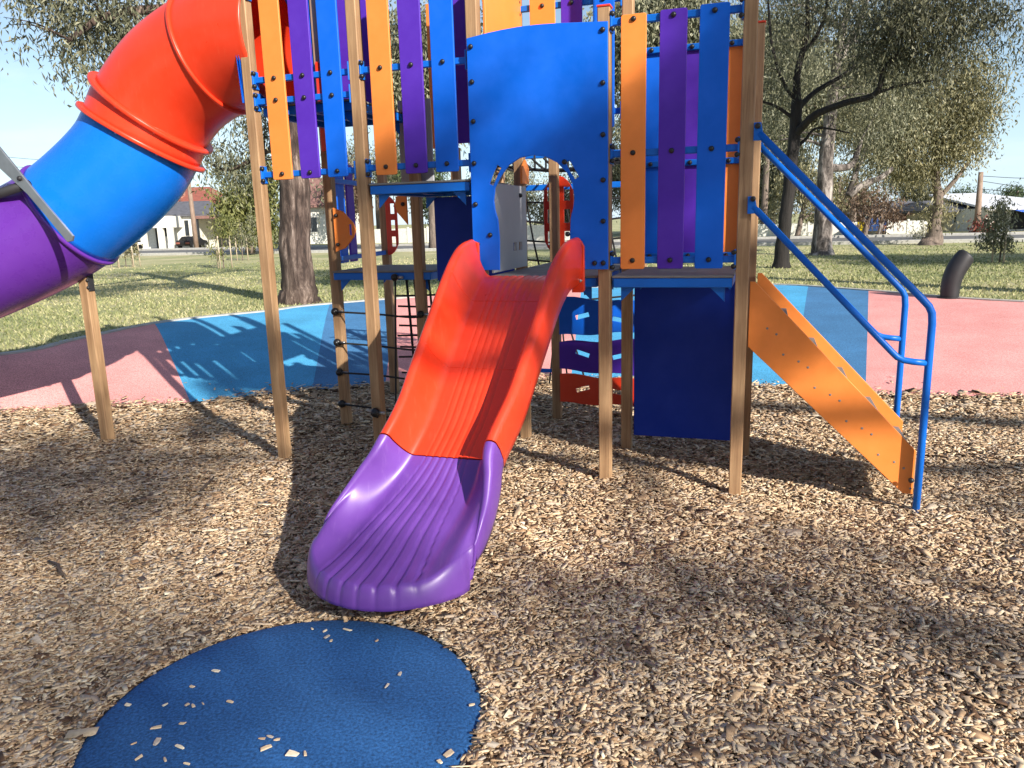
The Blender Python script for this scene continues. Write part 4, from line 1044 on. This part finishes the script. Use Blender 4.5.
sapling(922, 243, Y, 18, [cl_px(921, 233, Y, 8, 8, 14, 40, sg=.2)], 'small grey bush sapling left of the gnarled gum', 1, .2, .5, 'leaf_gum')

# ---- trees outside the picture behind us: they shade the pit
SUN_EL, SUN_AZ = math.radians(28), Vector((.602, -.799, 0)).normalized()
SDIR = Vector((SUN_AZ.x * math.cos(SUN_EL), SUN_AZ.y * math.cos(SUN_EL), math.sin(SUN_EL)))
def shade(a, b, t):
    """point t metres towards the sun from the spot of the tower front (or of the ground) that should lie in shade"""
    e1, e2, sd = Vector((.731, .682, 0)), Vector((-.3096, .3319, .891)), Vector((.6077, -.6513, .454))
    p = e1 * a + e2 * b
    q = p + sd * (-(p - A0).dot(N) / sd.dot(N))
    if q.z < 0: q = p + sd * (-p.z / sd.z)
    return q + SDIR * t
T0 = shade(3.4, 1.5, 21); tb = Vector((T0.x + 6.5, T0.y + 2.4, -.16))
cs = [(shade(4.32, 3.35, 20), (.34, .34, .62), 40, 46, .15), (shade(3.80, 3.30, 20.5), (.28, .28, .55), 26, 44, .13), (shade(3.95, 2.55, 21), (.4, .4, .3), 18, 42, .14), (shade(4.5, 2.35, 20), (.42, .42, .42), 34, 46, .15), (shade(3.35, 2.75, 21), (.3, .3, .3), 14, 42, .14),
      (shade(3.0, 3.95, 21), (.5, .5, .2), 14, 40, .13), (shade(2.45, 3.15, 22), (.3, .3, .35), 10, 40, .15), (shade(5.05, 3.8, 21), (.4, .4, .4), 22, 44, .14),
      (shade(1.55, 2.85, 27), (.95, .9, .8), 44, 44, .22), (shade(1.75, 1.35, 26), (.6, .6, .4), 12, 40, .24), (shade(3.3, .72, 19), (.9, .9, .18), 22, 38, .15), (shade(5.2, .2, 21), (1.1, .9, .2), 14, 38, .17),
      (shade(.75, 3.05, 28), (.7, .7, .6), 26, 44, .2), (shade(.7, 1.75, 27), (.7, .7, .45), 18, 42, .22), (shade(.4, 1.0, 21), (.6, .6, .8), 14, 40, .22), (shade(2.0, .25, 20), (.6, .6, .2), 10, 38, .18), (shade(2.4, 1.0, 21), (.35, .35, .2), 9, 38, .15)]
limbs = [[(tb, .26), (tb + Vector((-.3, .0, 4)), .2), (tb + Vector((-1.0, .2, 8)), .15), (shade(4.4, 3.0, 21.5), .08), (shade(3.7, 3.2, 21), .05)],
         [(tb + Vector((-1.0, .2, 8)), .09), (shade(2.4, 2.6, 24), .06), (shade(1.4, 2.7, 26), .04)]]
tree('shade_tree', 'tall gum tree behind the viewer that dapples the chips with shade', 'tree', limbs, cs, M['bark_mid'], M['leaf_gum'], (.13, .04), 77)
# one more that throws the bands of shade across the lawn
for k_, (tx, ty, lb) in enumerate([(10.6, 9.3, 'wide gum tree on the lawn right of the picture shading the grass'), (19.5, 11.5, 'second gum tree beyond the right edge of the picture')]):
    tb = Vector((tx, ty, GZ)); rd = random.Random(90 + k_)
    cs = [(tb + Vector((rd.uniform(-7.5, -.5) if k_ == 0 else rd.uniform(-3, 3), rd.uniform(-1.2, 2.2), rd.uniform(6.3, 8.2) if k_ == 0 else rd.uniform(5, 7))), (1.4, 1.3, .5), 24, 40, .35) for _ in range(11)]
    tree('shade_tree', lb, 'tree', [[(tb, .35), (tb + Vector((.2, .1, 3)), .26), (tb + Vector((0, .3, 6)), .15)]], cs, M['bark_mid'], M['leaf_gum'], (.24, .08), 92 + k_)

for k_, (tx, ty, h_, lb) in enumerate([(-9, -9, 9, 'unseen broad gum tree added behind the viewer on the left to block sky light'), (-2, -15, 11, 'unseen tall gum tree added straight behind the viewer to block sky light'), (-15, -1, 9, 'unseen gum tree added beyond the left edge of the picture to block sky light'), (5, -22, 12, 'unseen gum tree added far behind the viewer to block sky light'), (-9, -20, 12, 'unseen tall gum tree added at the back left to block sky light'), (22, -8, 9, 'unseen gum tree added behind the viewer on the right to block sky light')]):
    tb = Vector((tx, ty, -.16)); rd = random.Random(190 + k_)  # unseen tree belt, added to cut the sky light reaching the tower front
    cs = [(tb + Vector((rd.uniform(-3.4, 3.4), rd.uniform(-3, 3), rd.uniform(h_ * .4, h_))), (1.7, 1.7, 1.1), 22, 34, .45) for _ in range(13)]
    tree('shade_tree', lb, 'tree', [[(tb, .35), (tb + Vector((.2, .1, h_ * .5)), .26), (tb + Vector((0, .3, h_)), .12)]], cs, M['bark_mid'], M['leaf_gum'], (.34, .13), 192 + k_)

# ================================================================== HOUSES, FENCES, CARS, POLES
X1, Y1 = Vector((1, 0, 0)), Vector((0, 1, 0))
def hip_roof(mb, x0, x1, y0, y1, z0, z1, ridge=.35, over=.4, mi=0):
    x0 -= over; x1 += over; y0 -= over; y1 += over; w = (x1 - x0) * ridge; ym = (y0 + y1) / 2
    mb.add([(x0, y0, z0), (x1, y0, z0), (x1, y1, z0), (x0, y1, z0), (x0 + w, ym, z1), (x1 - w, ym, z1),
            (x0, y0, z0 - .15), (x1, y0, z0 - .15), (x1, y1, z0 - .15), (x0, y1, z0 - .15)],
           [(0, 1, 5, 4), (1, 2, 5), (2, 3, 4, 5), (3, 0, 4), (6, 7, 1, 0), (7, 8, 2, 1), (8, 9, 3, 2), (9, 6, 0, 3), (9, 8, 7, 6)], mi)
def window(parent, x0, x1, y, z0, z1, mat='glass', frame='white'):
    f = MB(); f.wbox(x0 - .07, x1 + .07, y - .06, y - .003, z0 - .07, z1 + .07); fr = f.build('window', M[frame], parent)
    g_ = MB(); g_.wbox(x0, x1, y - .075, y - .062, z0, z1); g_.build('pane', M[mat], fr)
def px_x(px, Y): return at(px, 235, Y).x
def py_z(px, py, Y): return at(px, py, Y).z
# left white house
Y = 57.0
hL = empty('house', (px_x(165, Y), Y, GZ)); tag(hL, 'white house with arched porch and red tiled roof across the road at left', 'house')
mb = MB(); xa, xb = px_x(112, Y), px_x(198, Y); zt = py_z(170, 217, Y)
mb.wbox(xa, xb, Y, Y + 8, GZ - .1, zt); mb.build('wall', M['white'], hL)
rf = MB(); hip_roof(rf, px_x(148, Y), px_x(205, Y), Y + .1, Y + 7, zt + .15, py_z(170, 200, Y), .25); lab(rf.build('roof', M['roof_grey'], hL), 'low grey hip roof')
rf = MB(); hip_roof(rf, px_x(112, Y), px_x(206, Y + 4), Y + 5, Y + 16, zt + .3, py_z(170, 180, Y), .36, .6); r_ = lab(rf.build('roof', M['roof_red'], hL), 'red tiled roof')
ch = MB(); ch.wbox(px_x(184, Y + 8), px_x(187, Y + 8), Y + 8, Y + 8.6, py_z(180, 205, Y), py_z(180, 188, Y) + .4); ch.build('chimney', M['brick'], r_)
pc = MB(); x0, x1 = px_x(153, Y), px_x(184, Y)
pc.wbox(x0, x1, Y - 2.0, Y - .02, zt - .75, zt + .05)
for xx in (x0, px_x(170, Y), x1 - .35): pc.wbox(xx, xx + .35, Y - 2.0, Y - 1.65, GZ - .05, zt - .76)
pc.build('porch', M['white'], hL)
d_ = MB(); d_.wbox(px_x(156, Y), px_x(161, Y), Y - .06, Y - .004, GZ, GZ + 2.1); d_.build('door', M['dark'], hL)
window(hL, px_x(142, Y), px_x(147, Y), Y, GZ + .7, GZ + 2.0); window(hL, px_x(186, Y), px_x(190, Y), Y, GZ + .9, GZ + 2.0); window(hL, px_x(165, Y), px_x(168, Y), Y, GZ + .9, GZ + 2.0)
# carport to its right
cp = empty('carport', (px_x(206, Y), Y, GZ)); tag(cp, 'dark open carport beside the white house at left', 'carport')
mb = MB(); mb.wbox(px_x(199, Y), px_x(222, Y), Y - .5, Y + 4.5, zt - .2, zt + .02); mb.build('roof', M['roof_brown'], cp)
mb = MB()
for xx in (px_x(200, Y), px_x(220, Y)): mb.wbox(xx, xx + .12, Y - .4, Y - .28, GZ - .05, zt - .21)
mb.wbox(px_x(199, Y), px_x(222, Y), Y + 4.2, Y + 4.3, GZ - .05, zt - .21); mb.build('frame', M['darkmetal'], cp)
# second house left of the big trunk, seen between posts
Y = 60
h2 = empty('house', (px_x(318, Y), Y, GZ)); tag(h2, 'pale brick house with pinkish tiled roof seen right of the big trunk', 'house')
mb = MB(); z2 = GZ + 2.7; mb.wbox(px_x(285, Y), px_x(350, Y), Y, Y + 8, GZ - .1, z2); mb.build('wall', M['white'], h2)
rf = MB(); hip_roof(rf, px_x(285, Y), px_x(350, Y), Y, Y + 8, z2 + .15, z2 + 2.4, .3, .5); rf.build('roof', M['roof_brown'], h2)
for q in (295, 312, 330): window(h2, px_x(q, Y), px_x(q + 6, Y), Y, GZ + .9, GZ + 2.0)
# white boundary fence behind the tower, low
def fence(x0, x1, Y0, Y1, h, label, mat, npan):
    r = empty('boundary_fence', ((x0 + x1) / 2, (Y0 + Y1) / 2, GZ)); tag(r, label, 'fence')
    a, b = Vector((x0, Y0, 0)), Vector((x1, Y1, 0)); d = (b - a); ln = d.length; d.normalize(); nn = Zv.cross(d)
    for i in range(npan):
        m = MB(); c = a + d * (ln * (i + .5) / npan); m.obox(c + Zv * (GZ + h / 2), d, nn, Zv, (ln / npan - .1, .06, h), 0, .01); m.build('fence_panel', M[mat], r)
        m = MB(); c = a + d * (ln * i / npan); m.obox(c + Zv * (GZ + h / 2 + .04), d, nn, Zv, (.12, .12, h + .1), 0, .01); m.build('fence_post', M[mat], r)
fence(px_x(352, 57), px_x(600, 50), 57, 50, 1.0, 'long low white fence seen under the tower decks', 'white', 12)
fence(px_x(752, 47), px_x(928, 44), 47, 44, .72, 'white fence along the road at right behind the gum trunks', 'white', 9)
# houses at right
Y = 52
h3 = empty('house', (px_x(915, Y), Y, GZ)); tag(h3, 'low house with grey roof and pink brick wall behind the white fence', 'house')
mb = MB(); z3 = py_z(915, 214, Y); mb.wbox(px_x(902, Y), px_x(948, Y), Y, Y + 8, GZ - .1, z3); mb.build('wall', M['brick'], h3)
rf = MB(); hip_roof(rf, px_x(902, Y), px_x(948, Y), Y, Y + 8, z3 + .1, py_z(915, 200, Y), .3, .5); rf.build('roof', M['roof_grey'], h3)
for q in (913, 930): window(h3, px_x(q, Y), px_x(q + 4, Y), Y, z3 - .55, z3 - .22)
Y = 47
h4 = empty('house', (px_x(966, Y), Y, GZ)); tag(h4, 'cream house with long grey roof left of the power pole at right', 'house')
mb = MB(); z4 = py_z(966, 211, Y); mb.wbox(px_x(947, Y), px_x(985, Y), Y, Y + 8, GZ - .1, z4); mb.build('wall', M['cream'], h4)
rf = MB(); hip_roof(rf, px_x(946, Y), px_x(987, Y), Y, Y + 8, z4 + .1, py_z(966, 199, Y), .22, .5); rf.build('roof', M['roof_grey'], h4)
window(h4, px_x(952, Y), px_x(956, Y), Y, z4 - .65, z4 - .22); 
ga = MB(); ga.wbox(px_x(964, Y), px_x(969, Y), Y - .06, Y - .004, GZ, z4 - .12); lab(ga.build('door', M['rb_pink'], h4), 'pink door')
Y = 44
h5 = empty('shop_building', (px_x(1010, Y), Y, GZ)); tag(h5, 'building with white sheet roof and blue awning at the far right edge', 'building')
mb = MB(); z5 = py_z(1005, 208, Y); mb.wbox(px_x(984, Y), px_x(1075, Y), Y, Y + 10, GZ - .1, z5); mb.build('wall', M['white'], h5)
rf = MB(); zr = py_z(1010, 196, Y); x0, x1 = px_x(980, Y), px_x(1080, Y)
rf.add([(x0, Y - .6, z5 + .02), (x1, Y - .6, z5 + .02), (x1, Y + 10, zr + .4), (x0 + 2.2, Y + 10, zr + .4), (x0, Y - .6, z5 - .1), (x1, Y - .6, z5 - .1), (x1, Y + 10, zr + .3), (x0 + 2.2, Y + 10, zr + .3)],
       [(0, 1, 2, 3), (4, 7, 6, 5), (0, 4, 5, 1), (1, 5, 6, 2), (2, 6, 7, 3), (3, 7, 4, 0)]); rf.build('roof', M['roof_white'], h5)
aw = MB(); x0, x1 = px_x(1006, Y), px_x(1075, Y); aw.add([(x0, Y - .02, z5 - .05), (x1, Y - .02, z5 - .05), (x1, Y - 1.8, z5 - .32), (x0, Y - 1.8, z5 - .32), (x0, Y - 1.8, z5 - .55), (x1, Y - 1.8, z5 - .55)], [(0, 1, 2, 3), (3, 2, 5, 4)]); aw.build('awning', M['blue'], h5)
d_ = MB(); d_.wbox(px_x(1009, Y), px_x(1030, Y), Y - .05, Y - .004, GZ + .1, z5 - .18); d_.build('shop_window', M['dark'], h5)
for q in (991, 1000): window(h5, px_x(q, Y), px_x(q + 3, Y), Y, z5 - .7, z5 - .25)
# a red bush by the pole
tree('red_bush', 'red leaved bush at the foot of the power pole at right', 'bush', [[(at(980, 238, 43), .06), (at(980, 228, 43), .03)]], [cl_px(981, 228, 43, 6, 6, 12, 40, sg=.25)], M['bark_mid'], LEAF('red_leaves', (.08, .02, .02), (.22, .05, .04), (.4, .14, .11)), (.2, .08), 101, twigs=False)

def car(px, py, Y, rot, paint, label, s=1.0):
    base = at(px, py, Y); base.z = GZ + .012; r = empty('parked_car', base); tag(r, label, 'car', 'cars parked by the houses')
    d = Vector((math.cos(rot), math.sin(rot), 0)); n_ = Vector((-d.y, d.x, 0))
    side = [(-2.1, .35), (-2.15, .75), (-1.95, .95), (-1.45, 1.0), (-.95, 1.42), (.45, 1.45), (1.05, 1.0), (1.95, .86), (2.15, .6), (2.1, .35)]
    mb = MB(); V = []
    for sg, wd in ((-1, .86), (1, .86)):
        for (x, z) in side:
            wdd = wd - (.16 if z > 1.1 else 0); V.append(base + d * x * s + n_ * sg * wdd * s + Zv * z * s)
    k = len(side); Fs = [tuple(range(k)), tuple(range(2 * k - 1, k - 1, -1))] + [(i, k + i, k + (i + 1) % k, (i + 1) % k) for i in range(k)]
    mb.add(V, Fs); mb.build('body', M[paint], r, fix=True)
    for sg in (-1, 1):
        g_ = MB(); g_.add([base + d * x * s + n_ * sg * (.80 - .1 * (z - 1) / .4) * s * 1.0 + n_ * sg * .03 + Zv * z * s for (x, z) in ((-1.25, 1.03), (-.9, 1.36), (.38, 1.38), (.85, 1.03))], [(0, 1, 2, 3)]); g_.build('window', M['glass'], r)
        for x in (-1.35, 1.35):
            w = MB(); c = base + d * x * s + n_ * sg * .8 * s + Zv * .32 * s; w.tube([c - n_ * .1 * s, c + n_ * .1 * s], .32 * s, 18, smooth=False); wh = w.build('wheel', M['tyre'], r)
            h = MB(); h.tube([c + n_ * sg * .102 * s, c + n_ * sg * .112 * s], .19 * s, 14, smooth=False); h.build('rim', M['steel'], wh)
    for sg in (-1, 1):
        for xx, mm in ((2.13, 'white'), (-2.14, 'roof_red')):
            h = MB(); h.obox(base + d * xx * s + n_ * sg * .6 * s + Zv * .68 * s, d, n_, Zv, (.06, .3, .14), 0, .02); h.build('headlight' if xx > 0 else 'tail_light', M[mm], r)
car(193, 250, 56, 1.45, 'carblack', 'small black car parked by the leaning pole at left', .6)
car(872, 238, 44, 1.2, 'carblue', 'dark blue car parked along the white fence at right', .68)
car(108, 258, 46, -.3, 'carblack', 'dark car parked behind the tube slide at far left', .9)

def power_pole(px0, py0, px1, py1, Y, label, arms):
    b = at(px0, py0, Y); b.z = GZ - .2; t = at(px1, py1, Y); r = empty('power_pole', b); tag(r, label, 'power pole', 'power poles')
    mb = MB(); mb.tube([b, b.lerp(t, .5), t], [.17, .15, .12], 12); mb.build('pole_shaft', M['pole'], r)
    for z in arms:
        a = MB(); c = at(px1, z, Y); a.obox(c, RD, RN, Zv, (2.2, .12, .14), 0, .01); cr = a.build('cross_arm', M['pole'], r)
        for q in (-1, -.35, .35, 1):
            i_ = MB(); i_.tube([c + RD * q + Zv * .07, c + RD * q + Zv * .22], .05, 8); i_.build('insulator', M['white'], cr)
    return t
tp = power_pole(197, 251, 188, 176, 53, 'leaning brown wooden power pole in front of the white house at left', [])
tr = power_pole(976, 238, 981, 172, 43.5, 'wooden power pole by the road at right', [])
for (y0, x1, y1) in ((176, 1100, 170), (181, 1100, 186), (189, 1100, 187), (192, 700, 185)):
    mb = MB(); a = at(981, y0, 43.5); b = at(x1, y1, 40 if x1 > 900 else 60); m = (a + b) / 2 - Zv * .25
    mb.tube(smooth_path([a, m, b], 8), .014, 5); tag(mb.build('overhead_wire', M['black']), 'thin dark overhead wire running from the power pole at right', 'wire', 'overhead wires at right')
for (y0, y1) in ((150, 164), (161, 170)):
    mb = MB(); a = at(-60, y0, 60); b = at(140, y1, 58); mb.tube(smooth_path([a, (a + b) / 2 - Zv * .2, b], 8), .014, 5)
    tag(mb.build('overhead_wire', M['black']), 'thin dark overhead wire in the sky behind the tube slide', 'wire', 'overhead wires at left')
# TV aerial on the white house roof
mb = MB(); c = at(181, 205, 64); mb.tube([c, c + Zv * 1.5], .03, 6); mb.obox(c + Zv * 1.4, X1, Y1, Zv, (1.1, .03, .03), 0, 0)
for q in (-.5, -.25, 0, .25, .5): mb.obox(c + Zv * 1.4 + X1 * q, X1, Y1, Zv, (.025, .6, .025), 0, 0)
mb.build('television_aerial', M['steel'], hL)
# yellow sign near the car
sg_ = empty('road_sign', at(862, 238, 41.5)); tag(sg_, 'plain yellow sign standing by the parked blue car', 'sign')
mb = MB(); c = at(862, 229, 41.5); mb.obox(c, RD, RN, Zv, (.5, .03, .75), 0, .01); mb.build('sign_plate', M['sign'], sg_)
mb = MB(); q = Vector((c.x, c.y + .05, 0)); mb.tube([q + Zv * GZ, q + Zv * (c.z + .3)], .03, 8); mb.build('sign_post', M['steel'], sg_)
# dark bent post just beyond the bank
b0 = onz(951, 298, GZ); Y = b0.y; k = Y / F_PX
bp = empty('bent_post', b0); tag(bp, 'short dark bent metal post on the grass behind the pink bank', 'post')
mb = MB(); dx = X1 * k
sp_ = smooth_path([b0 - Zv * .1 - dx * 1.5, b0 - dx * 1.5 + Zv * 12 * k, b0 + dx * 1 + Zv * 24 * k, b0 + dx * 6 + Zv * 34 * k, b0 + dx * 10 + Zv * 40 * k, b0 + dx * 13 + Zv * 43 * k], 6)
m_ = len(sp_) - 1; rad_ = [k * (8.2 + 1.2 * math.sin(i / m_ * 3.0) if i < m_ - 3 else (8.0, 6.8, 4.6, 1.5)[i - m_ + 3]) for i in range(m_ + 1)]
mb.tube(sp_, rad_, 16); mb.build('shaft', M['darkmetal'], bp, fix=True)
mb = MB(); mb.tube([b0 - dx * 1.5 - Zv * .02, b0 - dx * 1.5 + Zv * .02], k * 11, 18, smooth=False); mb.build('base_collar', M['darkmetal'], bp)

# ================================================================== LIGHT, SKY, CAMERA
w = bpy.data.worlds.new('World'); sc.world = w; w.use_nodes = True; t = w.node_tree
bg = t.nodes['Background']
sky = t.nodes.new('ShaderNodeTexSky'); sky.sky_type = 'NISHITA'; sky.sun_disc = False
sky.sun_elevation = SUN_EL; sky.sun_rotation = math.atan2(SUN_AZ.x, SUN_AZ.y); sky.air_density = 1.0; sky.dust_density = .35; sky.ozone_density = 1.0
tc = t.nodes.new('ShaderNodeTexCoord'); mp = t.nodes.new('ShaderNodeMapping'); mp.inputs['Scale'].default_value = (1.0, 1.0, 5.0)
t.links.new(tc.outputs['Generated'], mp.inputs['Vector'])
ns = node(t, 'ShaderNodeTexNoise', Scale=2.2, Detail=7.0, Roughness=.58, Distortion=.5); t.links.new(mp.outputs[0], ns.inputs['Vector'])
rr = ramp(t, [(.47, (0, 0, 0)), (.78, (.5, .5, .5))]); t.links.new(ns.outputs['Fac'], rr.inputs[0])
mx = node(t, 'ShaderNodeMixRGB'); mx.inputs[2].default_value = (8.0, 8.4, 9.0, 1)
sx = t.nodes.new('ShaderNodeSeparateXYZ'); t.links.new(tc.outputs['Generated'], sx.inputs[0])
hm = node(t, 'ShaderNodeMapRange'); hm.inputs['From Min'].default_value = 0; hm.inputs['From Max'].default_value = .24; hm.inputs['To Min'].default_value = .65; hm.inputs['To Max'].default_value = 0
t.links.new(sx.outputs['Z'], hm.inputs['Value'])
mh = node(t, 'ShaderNodeMixRGB'); mh.inputs[2].default_value = (4.9, 7.2, 9.6, 1); t.links.new(hm.outputs[0], mh.inputs[0]); t.links.new(sky.outputs[0], mh.inputs[1])
t.links.new(rr.outputs[0], mx.inputs[0]); t.links.new(mh.outputs[0], mx.inputs[1]); t.links.new(mx.outputs[0], bg.inputs['Color'])
bg.inputs['Strength'].default_value = 0.088
sun = bpy.data.lights.new('sun', 'SUN'); sun.energy = 5.0; sun.angle = math.radians(.53); sun.color = (1, .93, .82)
so = bpy.data.objects.new('sun', sun); COL.objects.link(so); so.rotation_euler = SDIR.to_track_quat('Z', 'Y').to_euler(); so.location = (8, -8, 14)

cam = bpy.data.cameras.new('camera'); co = bpy.data.objects.new('camera', cam); COL.objects.link(co)
cam.sensor_width = 36; cam.sensor_fit = 'HORIZONTAL'; cam.lens = 36 * F_PX / 1024; cam.clip_end = 3000; cam.clip_start = .05
def w_of(v): return Vector((_r.dot(v), _f.dot(v), _up.dot(v)))
cx, cy, cz = w_of(Vector((1, 0, 0))), w_of(Vector((0, -1, 0))), w_of(Vector((0, 0, -1)))
mw = Matrix((cx, cy, cz)).transposed().to_4x4(); mw.translation = CAM; co.matrix_world = mw
sc.camera = co
vs = sc.view_settings; sc.display_settings.display_device = 'sRGB'; vs.view_transform = 'Standard'; vs.look = 'None'; vs.exposure = 0.75; vs.gamma = 1; vs.use_curve_mapping = False
sc.cycles.max_bounces = 8; sc.cycles.diffuse_bounces = 4; sc.cycles.transparent_max_bounces = 4
sc.cycles.use_denoising = True
